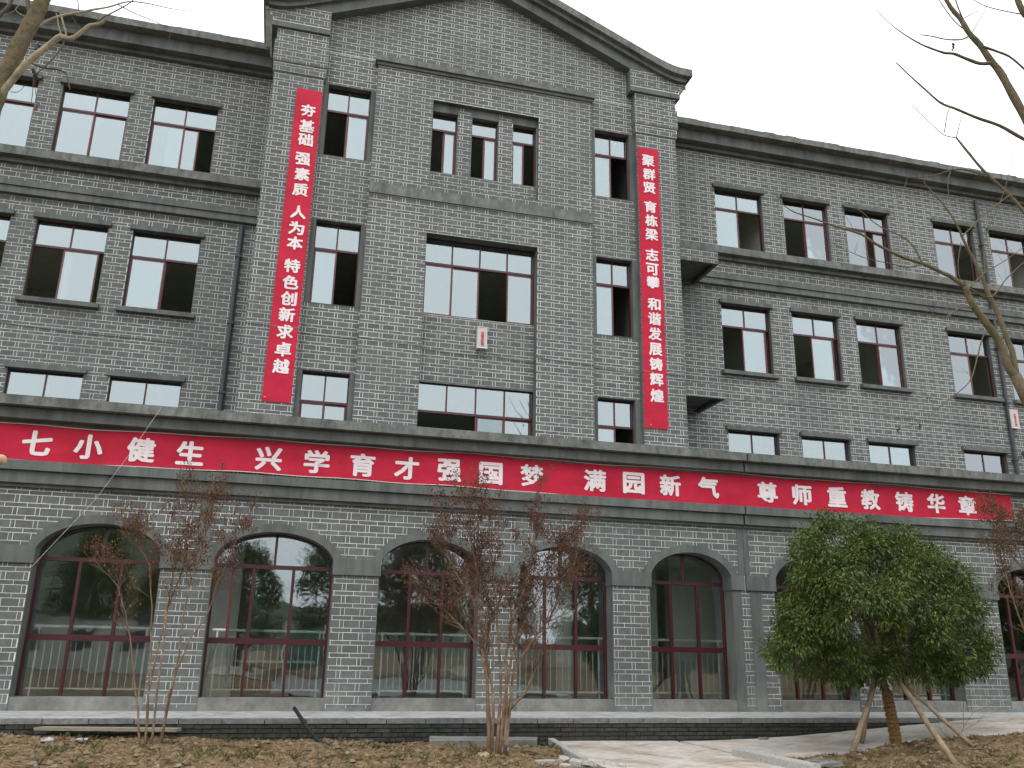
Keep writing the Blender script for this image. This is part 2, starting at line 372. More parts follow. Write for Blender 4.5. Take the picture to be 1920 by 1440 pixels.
# corner pilasters with stepped heads
def roofz(d): return float(np.interp(d, [0, 1.8, 3.14, 4.38, 4.7, 4.99, 5.18, 5.53], [17.08, 16.32, 15.74, 15.20, 15.07, 14.985, 14.955, 14.95]))
for (a, b) in ((-1.18, -.03), (7.93, 9.03)):
    xp = -.939
    wall_boxes(walls, a, b, 3.0, 12.93, SY, WY+.1)
    for (g, yy, z0, z1) in ((0, SY, 3.0, 12.93), (.035, SY-.035, 12.96, 13.18), (.06, SY-.065, 13.21, 13.77), (.03, SY-.035, 13.775, 14.13)):
        plaster.box(a-g-.004, a-g-.0005, yy+.001, WY-.01, z0, z1); plaster.box(b+g+.0005, b+g+.004, yy+.001, WY-.01, z0, z1)
    plaster.box((b+.1305 if a > 0 else b+.0305)+.0, (b+.134 if a > 0 else b+.034), SY-.08, BY, 14.27, 14.6) if False else None
    BK.lay(a, b, 3.0, 12.93, SY, xp, 6.94, *CP)
    for (g, yy, z0, z1) in ((.035, SY-.035, 12.96, 13.18), (.06, SY-.065, 13.21, 13.77), (.03, SY-.035, 13.775, 14.13)):
        wall_boxes(walls, a-g, b+g, z0, z1, yy, WY+.1)
        BK.lay(a-g, b+g, z0, z1, yy, xp, 6.94, *CP)
    plaster.box(a-.01, b+.01, SY-.012, WY, 12.93, 12.96); plaster.box(a-.02, b+.02, SY-.02, WY, 13.18, 13.21)
    plaster.box(a-.17, b+(.14 if a > 0 else .04), SY-.105, WY+.1, 14.13, 14.27)
    wall_boxes(walls, (a-.16 if a < 0 else a-.16), (b+.03 if a < 0 else b+.13), 14.27, 14.6, SY-.088, WY+.1)
    plaster.box(a-.165 if a > 0 else b+.0305, a-.1605 if a > 0 else b+.0345, SY-.087, BY, 14.27, 14.79)
    s_ = -1 if a < 0 else 1
    e = a-.16 if s_ < 0 else b+.13
    for q, (o, zz) in enumerate(((.08, 14.42), (.20, 14.53))):
        x_a, x_b = sorted((e, e+s_*o))
        walls.box(x_a, x_b, SY-.089, WY+2, zz, 14.58)
    l_, r_ = (a-.36, b+.03) if s_ < 0 else (a-.16, b+.33)
    for i in range(20):
        p, q = l_+(r_-l_)*i/20, l_+(r_-l_)*(i+1)/20
        up = lambda x: min(14.785, roofz(abs(x-3.93))-.33)
        walls.prism([(p,14.55),(q,14.55),(q,up(q)),(p,up(p))], SY-.09, WY)
        t_ = lambda x: max(roofz(abs(x-3.93))-.33, 14.786)
        if t_(p) > 14.79 or t_(q) > 14.79: plaster.prism([(p,14.785),(q,14.785),(q,t_(q)),(p,t_(p))], SY-.10, BY)
    lowb = lambda x: (14.28 if l_+(.19 if s_ < 0 else -1) < x < (r_-.19 if s_ > 0 else 99) else 14.44)
    BK.lay(l_, r_, 14.28, 14.785, SY-.09, xp, 6.94, *CP, lower=lowb, upper=lambda x: min(14.785, roofz(abs(x-3.93))-.34))
# side faces of the centre block
for X, s_ in ((-1.18, -1), (9.03, 1)):
    BK.lay(SY+.02, WY-.02, 3.0, 12.84, X, .1, 6.94, *CP, side=s_, prot=.002)
for (a, b) in ((-1.06,-1.0),(9.0,9.06)): pass
# gable roof: curved slab with moulded edge
ds = [5.53*i/30 for i in range(31)]
def gable_band(mb, t0, t1, y0, y1, dmax=5.53):
    for s_ in (-1, 1):
        dd = [d for d in ds if d < dmax-.01]+[dmax]
        for d0, d1 in zip(dd[:-1], dd[1:]):
            p = [(3.93+s_*d0, roofz(d0)-t1), (3.93+s_*d1, roofz(d1)-t1), (3.93+s_*d1, roofz(d1)-t0), (3.93+s_*d0, roofz(d0)-t0)]
            if s_ < 0: p = p[::-1]
            mb.prism(p, y0, y1)
gable_band(cope, 0, .215, 18.0, 24); gable_band(plaster, .215, .345, 18.12, 24, 5.40)
for s_ in (-1, 1):      # broad raking fascia
    for i in range(24):
        d0, d1 = 3.97*i/24, 3.97*(i+1)/24
        lo = lambda d: 16.46-.43*d
        l0, l1 = lo(d0), lo(d1); h0, h1 = roofz(d0)-.335, roofz(d1)-.335
        p = [(3.93+s_*d0, l0), (3.93+s_*d1, l1), (3.93+s_*d1, h1), (3.93+s_*d0, h0)]
        if s_ < 0: p = p[::-1]
        plaster.prism(p, 18.235, BY)
# ground floor ------------------------------------------------------
GY = 15.75
OP = [(-6.7,-4.66), (-3.86,-1.90), (-1.10,.93), (1.70,3.52), (4.24,6.09), (6.83,8.57), (9.48,11.22), (11.95,13.68), (14.75,16.5), (17.3,19.1)]
SP, RISE = 1.36, .55
def arc(x):
    for a, b in OP:
        if a < x < b:
            c, h = (a+b)/2, (b-a)/2
            return SP+RISE*math.sqrt(max(0, 1-((x-c)/h)**2))
    return -9
X0, X1 = -9.0, 21.0
edges = sorted([X0, X1]+[e for o in OP for e in o])
for i in range(0, len(edges), 2):            # piers
    walls.box(edges[i], edges[i+1], GY, GY+.42, -1.05, SP)
top = []
for a, b in OP: top += [((a+b)/2-(b-a)/2*math.cos(math.pi*i/28), (a+b)/2-(b-a)/2*math.cos(math.pi*(i+1)/28)) for i in range(28)]
for p, q in top:
    walls.prism([(p, max(arc(p),SP)), (q, max(arc(q),SP)), (q, 3.52), (p, 3.52)], GY, GY+.42)
for i in range(0, len(edges), 2): walls.box(edges[i], edges[i+1], GY, GY+.42, SP, 3.52)
lowf = lambda x: arc(x)+.06 if arc(x) > -5 else -9
gh = [(a, b, -1.05, SP+.01) for a, b in OP]+[(8.57,8.75,-1.05,1.22),(8.73,8.98,1.49,3.5),(8.95,9.19,-1.05,1.22),(-1.40,-1.19,1.49,3.5),(X0,X1,2.44,2.84),(X0,X1,3.50,3.6)]
imp = []
for i in range(0, len(edges), 2):
    a, b = edges[i], edges[i+1]; imp.append((a, b)); gh.append((a, b, 1.22, 1.50))
gh.append((9.2, 9.48, 1.22, 1.5))
ZP, XPG = 1.153, 1.084-.335*.4
BK.lay(X0, X1, -.97, 3.52, GY, XPG, ZP, *GP, holes=gh+[(X0,X1,-1.1,-.97)], lower=lowf)
for a, b in imp:
    if a < 8.6 < b:
        plaster.box(a-.03, 8.82, GY-.05, GY+.41, 1.22, 1.495); plaster.box(8.86, b+.03, GY-.05, GY+.41, 1.22, 1.495)
    else: plaster.box(a-.03, b+.03, GY-.05, GY+.41, 1.22, 1.495)
    plaster.box(a-.012, a+.0, GY-.002, GY+.41, -1.0, 1.22); plaster.box(b, b+.012, GY-.002, GY+.41, -1.0, 1.22)
    plaster.box(a, b, GY-.012, GY+.01, -1.02, -.965)
plaster.box(8.57, 8.75, GY-.012, GY+.005, -.96, 1.22); plaster.box(8.95, 9.19, GY-.012, GY+.005, -.96, 1.22)
plaster.box(8.73, 8.84, GY-.014, GY+.005, 1.5, 3.5); plaster.box(8.84, 8.87, GY-.003, GY+.005, 1.5, 3.5); plaster.box(8.87, 8.98, GY-.014, GY+.005, 1.5, 3.5)
plaster.box(-1.40, -1.31, GY-.014, GY+.005, 1.5, 3.5); plaster.box(-1.31, -1.28, GY-.003, GY+.005, 1.5, 3.5); plaster.box(-1.28, -1.19, GY-.014, GY+.005, 1.5, 3.5)
for a, b in OP:                                # archivolts and reveals
    c, h = (a+b)/2, (b-a)/2
    A = [math.pi*i/28 for i in range(29)]
    for t0, t1 in zip(A[:-1], A[1:]):
        pi = lambda t, e: (c-(h+e)*math.cos(t), SP+(RISE+e*.95)*math.sin(t))
        if SP+(RISE)*math.sin(t0) < SP-.01: continue
        i0, i1, o0, o1 = pi(t0,-.012), pi(t1,-.012), pi(t0,.135), pi(t1,.135)
        plaster.prism([i0, i1, o1, o0][::-1] if False else [i0, i1, o1, o0][::-1], GY-.045, GY+.002)
        q0, q1 = pi(t0,.01), pi(t1,.01)
        plaster.prism([i0, i1, q1, q0][::-1], GY+.002, GY+.41)
    # sill block
for s0, s1 in ((X0, 8.83), (8.87, X1)):         # string course and cornice, split at the expansion joint
    plaster.box(s0, s1, GY-.05, GY+.03, 2.43, 2.49); plaster.box(s0, s1, GY-.13, GY+.03, 2.49, 2.685); plaster.box(s0, s1, GY-.20, GY+.03, 2.69, 2.845)
    plaster.box(s0, s1, GY-.07, GY+.03, 3.48, 3.535); plaster.box(s0, s1, GY-.25, GY+.2, 3.535, 3.715); cope.box(s0, s1, GY-.40, GY+.2, 3.725, 3.885)
plaster.box(8.83, 8.87, GY-.02, GY+.2, 2.43, 3.88)
walls.box(X0, X1, GY+.2, GY+.42, 3.52, 3.86)
deck = MB().box(X0, X1, GY+.42, WY+.3, 3.35, 3.5)
walls.box(-10.5, -10.42, WY+.25, 28, 3.0, ZR); walls.box(24.92, 25, WY+.25, 28, 3.0, ZR); walls.box(-9.0, -8.99, GY+.43, 28, -1.0, 3.35); walls.box(20.99, 21.0, GY+.43, 28, -1.0, 3.35)
cope.box(-10.5, 25, 21.2, 28.2, 14.3, 14.45)
wall_o = walls.build('outer_wall', M_joint, school)
plaster.build('plaster_trim', M_plaster, school)
cope.build('coping', M_cope, school); 
for a, b in OP: MB().box(a+.013, b-.013, GY+.01, GY+.43, -1.03, -.81).build('sill', M_sill, school)
deck.build('roof_terrace', M_plaster, school)

# air conditioner ledges clad in the same bond ----------------------
for (z0, z1, x1) in ((9.77, 10.12, 10.38), (6.10, 6.45, 10.37)):
    b = MB(); b.box(8.97, x1, 18.85, 18.95, z0, z1); b.box(x1-.10, x1, 18.95, WY, z0, z1); b.box(8.97, x1-.1, 18.95, WY, z0+.12, z0+.2)
    lg = b.build('equipment_ledge', M_plaster, school)
    BK.lay(8.97, x1, z0+.01, z1, 18.849, -.939, 6.94, *CP, prot=.003)
    j = MB().box(8.972, x1-.002, 18.8495, 18.852, z0+.008, z1-.002)
    j.build('mortar_face', M_joint, lg)
    MB().tube([(9.45,20.22,z0-.03),(9.45,20.05,z0-.03)], .05, 8).build('drain_spout', M_bulb, school)

# windows -----------------------------------------------------------
cache = {}
def piece(name, key, mat_, par, fn, loc):
    """builds once in local coordinates, then shares the mesh"""
    if key not in cache:
        mb = MB(); fn(mb)
        me = bpy.data.meshes.new(name); me.from_pydata(mb.v, [], mb.f)
        a = me.attributes.new('rnd', 'FLOAT', 'FACE'); a.data.foreach_set('value', mb.r); me.materials.append(mat_)
        cache[key] = me
    o = bpy.data.objects.new(name, cache[key]); col.objects.link(o); o.parent = par; o.location = loc
    return o
def make_window(x0, x1, z0, z1, zt, y, ncol, sashes):
    Wd, H, T = x1-x0, z1-z0, zt-z0; k = (round(Wd,2), round(H,2), round(T,2), ncol); f = .024
    def fr(mb):
        mb.box(0, f, -.008, .05, 0, H); mb.box(Wd-f, Wd, -.008, .05, 0, H)
        mb.box(f, Wd-f, -.008, .05, H-f, H); mb.box(f, Wd-f, -.008, .05, 0, f); mb.box(f, Wd-f, -.012, .055, T-.03, T+.022)
        n = ncol if ncol > 1 else 1
        for i in range(1, n): mb.box(Wd*i/n-.018, Wd*i/n+.018, -.006, .048, T+.022, H-f)
    wo = bpy.data.objects.new('window', None); col.objects.link(wo); wo.parent = school
    wo.location = Vector((x0, y, z0+CZ))-ORG[school.name]; wo.empty_display_size = .1
    piece('frame', ('f',)+k, M_frame, wo, fr, (0,0,0))
    n = max(ncol, 1)
    for i in range(n):
        pw = Wd/n-.03
        piece('pane', ('p', round(pw,3), round(H-T,2)), M_glass, wo, lambda mb: mb.box(0, pw, 0, .006, 0, H-T-.06), (Wd*i/n+.015, .012+.0007*i, T+.022))
    for j, (a, b) in enumerate(sashes):
        sw = (b-a)*Wd; yo = .004 if j % 2 == 0 else .036; h = T-.03-f
        a_ = min(max(a*Wd, f*.8), Wd-f*.8-.01); sw = min(sw, Wd-f*.8-a_)
        e = .036
        def sf(mb):
            mb.box(0, e, 0, .026, 0, h); mb.box(sw-e, sw, 0, .026, 0, h); mb.box(e, sw-e, 0, .026, 0, e); mb.box(e, sw-e, 0, .026, h-e, h)
        piece('sash', ('s', round(sw,3), round(h,2)), M_sash, wo, sf, (a_, yo, f))
        piece('pane', ('sp', round(sw,3), round(h,2)), M_glass, wo, lambda mb: mb.box(e-.004, sw-e+.004, 0, .006, e-.004, h-e+.004), (a_, yo+.010, f))
for wd in windows: make_window(*wd)
# arched windows of the ground floor --------------------------------
GG = 16.1
def arched(a, b, opn):
    a += .012; b -= .012; c, h = (a+b)/2, (b-a)/2
    wo = bpy.data.objects.new('arched_window', None); col.objects.link(wo); wo.parent = school
    wo.location = Vector((a, GG, -.81+CZ))-ORG[school.name]; base = Vector((a, GG, -.81)); ORG[wo.name] = base+Vector((0,0,CZ)); wo.empty_display_size = .1
    zt, zm = 1.34, .06
    fb = MB(); f = .05
    arcz = lambda x: SP+(RISE-.012)*math.sqrt(max(0, 1-((x-c)/h)**2))
    f = .035; fb.box(a, a+f, GG-.03, GG+.05, -.81, SP+.02); fb.box(b-f, b, GG-.03, GG+.05, -.81, SP+.02)
    fb.box(a+f, b-f, GG-.035, GG+.055, zt-.04, zt+.025); fb.box(a+f, b-f, GG-.035, GG+.055, zm-.02, zm+.075)
    for u in (1/3, 2/3):
        x = a+(b-a)*u
        fb.box(x-.022, x+.022, GG-.03, GG+.05, -.81, zm-.02); fb.box(x-.025, x+.025, GG-.028, GG+.048, zm+.075, zt-.04)
    fb.box(c-.022, c+.022, GG-.028, GG+.048, zt+.025, SP+RISE-.03)
    for i in range(22):
        t0, t1 = math.pi*i/22, math.pi*(i+1)/22
        P = lambda t, e: (c-(h-e)*math.cos(t), SP+(RISE-.012-e)*math.sin(t))
        fb.prism([P(t0,.020), P(t1,.020), P(t1,0), P(t0,0)][::-1], GG-.029, GG+.049)
    fb.build('frame', M_frame, wo, (a, GG, -.81))
    for i in range(3):
        p, q = a+(b-a)*i/3+.02, a+(b-a)*(i+1)/3-.02
        y_ = GG+.01+.004*math.sin(i*2.1+a)
        MB().box(p, q, y_, y_+.008, -.80, zm-.01).build('pane', M_glassg, wo, (a, GG, -.81))
        if i != opn: MB().box(p, q, y_+.002, y_+.010, zm+.065, zt-.03).build('pane', M_glassg, wo, (a, GG, -.81))
        else:
            s = MB(); p2 = p+.10; q2 = q+.05
            MB().box(p+.3, q+.28, y_+.03, y_+.036, zm+.065, zt-.03).build('pane', M_glassg, wo, (a, GG, -.81))
            MB().box(p+.28, p+.33, y_+.025, y_+.05, zm+.07, zt-.035).build('sash', M_sash, wo, (a, GG, -.81))
    for s_ in (0, 1):
        xs_ = np.linspace(a+.02 if s_ == 0 else c+.02, c-.02 if s_ == 0 else b-.02, 12)
        poly = [(xs_[0], zt+.02), (xs_[-1], zt+.02)]+[(x, max(arcz(x)-.01, zt+.03)) for x in xs_[::-1]]
        MB().prism(poly, GG+.012, GG+.019).build('pane', M_glassg, wo, (a, GG, -.81))
for i, (a, b) in enumerate(OP): arched(a, b, {2: 0}.get(i, 9))
# guard rails behind the arches
for (a, b) in OP:
    g = MB(); y = 16.185
    g.tube([(a+.1,y,.26),(b-.06,y,.26)], .024, 8); g.box(a+.12, b-.08, y-.012, y+.012, .05, .075); g.box(a+.12, b-.08, y-.012, y+.012, -.71, -.685)
    for x in (a+.18, b-.14): g.box(x-.014, x+.014, y-.014, y+.014, -.81, .25)
    n = int((b-a-.4)/.115)
    for i in range(1, n+1):
        x = a+.18+(b-a-.32)*i/(n+1); g.tube([(x,y,-.69),(x,y,.06)], .0085, 5, cap=False)
    g.build('guard_rail', M_steel, school)
# interiors ---------------------------------------------------------
inn = MB()
for (xa_, xb_, ya_) in ((-10.4, -1.2, 20.5), (-1.1, 8.9, 18.82), (9.0, 24.9, 20.5)):
    for z in (3.3, 6.55, 10.2, 13.75): inn.box(xa_, xb_, ya_, 27, z-.2, z)
    inn.box(xa_, xb_, 26.8, 27, 3.35, 13.5)
for x in (-9.5, -5.35, 13.0, 17.7, 22.5): inn.box(x-.06, x+.06, 20.5, 26.7, 3.32, 13.5)
for x in (-1.1, 1.9, 6.2, 8.9): inn.box(x-.06, x+.06, 18.82, 26.7, 3.32, 13.5)
inn.build('inner_walls', M_inner, school)
ing = MB()
ing.box(-9, 21, 16.2, 23, -1.08, -1.02); ing.box(-9, 21, 22.9, 23.1, -1.0, 2.74); ing.box(-8.98, -8.85, 16.2, 22.88, -1.0, 2.74); ing.box(20.85, 20.98, 16.2, 22.88, -1.0, 2.74); ing.box(-9, 21, 16.3, 23, 2.75, 2.87)
for x in (-4.3, 1.3, 10.6, 14.2): ing.box(x-.08, x+.08, 17.0, 22.9, -1.0, 2.8)
for x in (-1.5, 4.1, 8.75, 5.9): ing.box(x-.2, x+.2, 18.2, 18.6, -1.0, 2.8)
for (xa_, xb_, ya_) in ((-1.28, -.64, 16.9), (7.95, 9.2, 17.3), (7.5, 7.66, 17.3), (5.45, 5.75, 17.2), (10.55, 10.9, 17.2)): ing.box(xa_, xb_, ya_, ya_+.25, -1.0, 2.74)
ing.build('hall_interior', M_innerg, school)
for (x, y, z) in ((-2.9, 22, 9.75), (4.6, 20.6, 9.6), (3.2, 20.6, 5.95), (12.1, 22.2, 13.2), (18.0, 22.4, 9.7)):
    lp = MB().box(x-.6, x+.6, y-.05, y+.05, z-.05, z); lp.tube([(x-.4,y,z),(x-.4,y,z+.4)], .008, 4); lp.tube([(x+.4,y,z),(x+.4,y,z+.4)], .008, 4)
    lp.build('ceiling_lamp', M_bulb, school)
# downpipes, cables -------------------------------------------------
for nm, x, z0, z1 in (('downpipe', -1.63, 3.0, 9.75), ('downpipe', 20.22, 3.0, 13.9)):
    p = MB(); p.tube([(x, WY-.09, z0), (x, WY-.09, z1)], .055, 10)
    for z in np.arange(z0+.8, z1, 1.7): p.box(x-.07, x+.07, WY-.16, WY, z, z+.05)
    p.build(nm, M_pipe, school, smooth=False)
cb = MB()
def cable(pts, r=.008):
    P = []
    for (a, b) in zip(pts[:-1], pts[1:]):
        for i in range(8):
            t = i/8; s_ = -.02*math.sin(math.pi*t)*min(1, (Vector(b)-Vector(a)).length/3)
            P.append(tuple(Vector(a).lerp(Vector(b), t)+Vector((0,0,s_))))
    P.append(pts[-1]); cb.tube(P, r, 5)
cable([(-9.5,WY-.02,6.85),(-6.4,WY-.02,6.72),(-3.5,WY-.02,6.66),(-1.25,WY-.03,6.60)])
cable([(-1.17,SY-.02,6.62),(-.03,SY-.02,6.60),(.0,BY-.02,6.58),(1.2,BY-.02,6.56),(1.22,PY-.02,6.58),(2.6,PY-.02,6.53),(2.64,18.57,6.52),(3.95,18.57,6.50)])
cable([(4.05,18.56,6.46),(4.25,18.57,6.53),(5.28,18.57,6.46),(5.33,PY-.02,6.52),(6.72,PY-.02,6.48),(6.76,BY-.02,6.46),(7.85,BY-.02,6.42),(7.93,SY-.02,6.44),(8.97,SY-.02,6.42)])
cable([(9.0,WY-.02,6.40),(12.1,WY-.02,6.62),(15.7,WY-.02,6.56),(19.4,WY-.02,6.46),(20.1,WY-.03,6.40)])
cb.build('cable', M_cable, school)

# ---- bricks: the 300 that show largest become objects, the rest is one part
def pix(x, y, z):
    p = x*AX+y*AY+z*AZ; return 960+F*p[0]/p[2], 720+F*p[1]/p[2]
sc_ = []
for i, (a, y, pr) in enumerate(BK.full):
    q = [pix(a[0],y,a[2]), pix(a[1],y,a[2]), pix(a[1],y,a[3]), pix(a[0],y,a[3])]
    area = abs(sum(q[k][0]*q[(k+1)%4][1]-q[(k+1)%4][0]*q[k][1] for k in range(4)))/2
    vis = all(0 < p[0] < 1920 and 0 < p[1] < 1440 for p in q) and not (y < 16 and a[3] > 2.84 and a[2] < 3.47) and not (y < 18.3 and 2.7 < a[2] < 12.5 and (-.7 < a[0] < -.05 or 7.9 < a[0] < 8.5))
    sc_.append((area if vis else 0, i))
sc_.sort(reverse=True)
pick = {i for _, i in sc_[:300]}
bc = {}
for i, (a, y, pr) in enumerate(BK.full):
    if i in pick:
        k = (round(a[1]-a[0],3), round(a[3]-a[2],3))
        if k not in bc:
            mb = MB(); w_, h_ = a[1]-a[0], a[3]-a[2]; ch = .0025
            v = [(ch,-pr,ch),(w_-ch,-pr,ch),(w_-ch,-pr,h_-ch),(ch,-pr,h_-ch),(0,-pr+ch,0),(w_,-pr+ch,0),(w_,-pr+ch,h_),(0,-pr+ch,h_),(0,.001,0),(w_,.001,0),(w_,.001,h_),(0,.001,h_)]
            f = [(0,1,2,3)]+[(4+j, 4+(j+1)%4, (j+1)%4, j) for j in range(4)]+[(8+j, 8+(j+1)%4, 4+(j+1)%4, 4+j) for j in range(4)]
            me = bpy.data.meshes.new('brick'); me.from_pydata(v, [], f); me.materials.append(M_brick); bc[k] = me
        o = bpy.data.objects.new('brick', bc[k]); col.objects.link(o); o.parent = school
        o.location = Vector((a[0], y, a[2]+CZ))-ORG[school.name]
    else: BK.brick(BK.cut, a, y, pr)
BK.cut.build('brickwork', M_brick, school, kind='stuff')

# ================================================================== TERRACE, GROUND, PATHS
def hbase(x): return float(np.interp(x, [-30,-4,1.1,3.5,7,8.5,11,13.3,16,40], [-1.14,-1.18,-1.28,-1.36,-1.385,-1.34,-1.16,-1.0,-.9,-.9]))
PT = -1.01
M_pbrick = mat('dark_wet_brick', tints=[(.030,.031,.028),(.045,.045,.040),(.062,.058,.050),(.036,.038,.036),(.055,.056,.056)], rough=.75, var=.45, scale=12, bump=.8, bscale=60, stain=(.032,.040,.022), stain_scale=1.6)
M_pbed = mat('dark_mortar', (.022,.022,.020), var=.3, scale=10, bump=.6)
terr = MB(); PF = 14.25
terr.box(-12, 24, PF+.012, GY+.6, -1.9, PT-.012)
terrace = terr.build('terrace', M_pbed); terrace['kind'] = 'structure'
ORG[terrace.name] = Vector((0,0,0))
def child_piece(par, name, v, f, m_, loc, cache_key=None):
    key = cache_key
    if key is not None and key in cache: me = cache[key]
    else:
        me = bpy.data.meshes.new(name); me.from_pydata(v, [], f); me.materials.append(m_)
        if key is not None: cache[key] = me
    o = bpy.data.objects.new(name, me); col.objects.link(o); o.parent = par; o.location = loc; return o
BOXF = [(0,1,5,4),(1,2,6,5),(2,3,7,6),(3,0,4,7),(4,5,6,7),(3,2,1,0)]
def boxv(w_, d_, h_, j=0.0):
    r = lambda: random.uniform(-j, j)
    return [(x+r(), y+r(), z+r()) for x, y, z in ((0,0,0),(w_,0,0),(w_,d_,0),(0,d_,0),(0,0,h_),(w_,0,h_),(w_,d_,h_),(0,d_,h_))]
tv = [boxv(.236, .03, .052, .003) for _ in range(6)]
cnt = 0; rest = MB()
for r_ in range(0, 9):
    z = PT-.14-.064*r_
    n = 0; x = -5.2+(.12 if r_ % 2 else 0)
    while x < 18:
        if z+.05 > hbase(x)-.05:
            yo = PF-.006+random.uniform(-.006, .008)
            if -3.4 < x < 8.0 and cnt < 250 and z > hbase(x)-.02:
                k = random.randrange(6); child_piece(terrace, 'brick', tv[k], BOXF, M_pbrick, (x, yo, z+CZ), ('pb', k)); cnt += 1
            else: rest.add([(a+x, b+yo, c+z) for a, b, c in random.choice(tv)], BOXF)
        x += .248
o = rest.build('plinth_brickwork', M_pbrick, terrace, kind='stuff')
# pale coping blocks along the terrace edge and screed behind them
x = -12.0; nb = 0
M_edge = mat('edge_block', tints=[(.13,.135,.14),(.17,.17,.17),(.20,.20,.195),(.15,.155,.16)], var=.3, scale=14, bump=.5)
while x < 24:
    L_ = .60; k = random.randrange(3)
    key = ('eb', k)
    if -5 < x < 18: child_piece(terrace, 'edge_block', boxv(L_-.012, .22, .075, .003), BOXF, M_edge, (x, PF-.02, PT-.078+CZ), key)
    x += L_
sc2 = MB().box(-12, 24, PF+.195, GY+.02, PT-.03, PT+.0); sc2.box(-12, 24, PF+.01, PF+.2, PT-.02, PT+.003)
sc2.build('screed', M_white, terrace)

def fbm(x, y, s, o=4):
    return noise.fractal(Vector((x*s, y*s, 3.1)), .9, 2.1, o)
PATH_A = [(4.42,14.24), (4.12,11.55), (3.95,8.0), (6.75,8.0), (6.62,12.0), (7.2,12.1), (7.2,14.24)]
PATH_B = [(7.2,12.02), (8.4,12.05), (9.6,12.32), (12.5,12.62), (19,13.1), (19,14.24), (7.2,14.24)]
def inside(p, poly):
    x, y = p; c = False; j = len(poly)-1
    for i in range(len(poly)):
        if (poly[i][1] > y) != (poly[j][1] > y) and x < (poly[j][0]-poly[i][0])*(y-poly[i][1])/(poly[j][1]-poly[i][1])+poly[i][0]: c = not c
        j = i
    return c
def onpath(x, y): return inside((x, y), PATH_A) or inside((x, y), PATH_B)
def gz(x, y):
    h = hbase(x)
    d = max(0, y-15.5)
    if y > 14.3: return -1.75
    if onpath(x, y): return h-.05
    f = 1.0 if (-7 < x < 16 and 8 < y < 14.3) else .5
    h += f*(.045*fbm(x, y, .8)+.036*fbm(x+9, y, 3.0)+.028*fbm(x, y+5, 10, 3))
    if 6.7 < x < 13 and y < 12.3: h += .08*math.exp(-((x-9.4)**2/2.2+(y-12.1)**2/.5))
    h += .06*math.exp(-((x-2.9)**2/.6+(y-12.0)**2/.6))
    # keep the soil just under the paving edge
    if y > 13.6: h -= .035
    return h-.01
gx = sorted(set([-600,-300,-120,-60,-35,-20,-12,-8]+[round(v,3) for v in np.arange(-5.5, 13.2, .05)]+[14,15,16,18,22,30,45,80,150,300,600]))
gy = sorted(set([-600,-300,-150,-80,-50,-35,-25,-18,-12,-7,-3,0,3,5,7,8,9]+[round(v,3) for v in np.arange(9.8, 14.35, .05)]+[14.6,16,20,28,40,80,200,600,1500]))
GV = [(x, y, gz(x, y) if (-20 < x < 30 and 5 < y < 16) else (hbase(x)-.04 if y < 15 else -1.75)) for y in gy for x in gx]
nx = len(gx); GFc = [(j*nx+i, j*nx+i+1, (j+1)*nx+i+1, (j+1)*nx+i) for j in range(len(gy)-1) for i in range(nx-1)]
M_soil = mat('dry_soil', (.200,.138,.078), rough=.95, spec=.1, var=.6, scale=13, bump=1.0, bscale=40, stain=(.065,.050,.024), stain_scale=3.2, stain_lo=.45, stain_hi=.62)
g = MB(); g.add(GV, GFc); go = g.build('ground', M_soil, smooth=True); go['kind'] = 'structure'

rd = MB(); rd.box(-60, 120, -11, 4.6, -1.9, -1.30)
M_road = mat('worn_concrete_road', (.23,.225,.21), var=.3, scale=3, bump=.5, stain=(.15,.14,.12), stain_scale=.5)
ro = rd.build('road', M_road); ro['kind'] = 'structure'
# paving slabs
def clip(poly, cpoly):
    outp = poly
    n = len(cpoly)
    for i in range(n):
        a, b = cpoly[i], cpoly[(i+1) % n]; inp = outp; outp = []
        f = lambda p: (b[0]-a[0])*(p[1]-a[1])-(b[1]-a[1])*(p[0]-a[0])
        for j in range(len(inp)):
            p, q = inp[j-1], inp[j]; fp, fq = f(p), f(q)
            if fp >= 0 and fq >= 0: outp.append(q)
            elif fp >= 0 or fq >= 0:
                t = fp/(fp-fq); x_ = (p[0]+(q[0]-p[0])*t, p[1]+(q[1]-p[1])*t); outp.append(x_)
                if fq >= 0: outp.append(q)
        if not outp: return []
    return outp
M_pave = mat('pale_paving', tints=[(.50,.46,.42),(.54,.50,.45),(.47,.44,.41),(.57,.53,.49)], rough=.8, var=.22, scale=9, bump=.4, bscale=50, stain=(.33,.27,.21), stain_scale=1.1)
M_bed = mat('sand_bed', (.24,.17,.11), var=.3, scale=12, bump=.6)
pb = MB()
for A, B in ((4.3,6.75),):
    pass
conv = [[(4.12,11.55),(3.95,8.0),(6.75,8.0),(6.62,12.0),(6.65,14.24),(4.42,14.24)], [(6.65,11.99),(8.4,12.05),(9.6,12.32),(9.6,14.24),(6.65,14.24)], [(9.6,12.32),(12.5,12.62),(12.5,14.24),(9.6,14.24)], [(12.5,12.62),(19,13.1),(19,14.24),(12.5,14.24)]]
path = MB()
for c in conv:
    pts = c
    n = len(pts); path.add([(x, y, hbase(x)-.015) for x, y in pts], [tuple(range(n))])
path_o = path.build('path', M_bed); path_o['kind'] = 'structure'
npv = 0; slab_rest = MB()
ang = R(31)
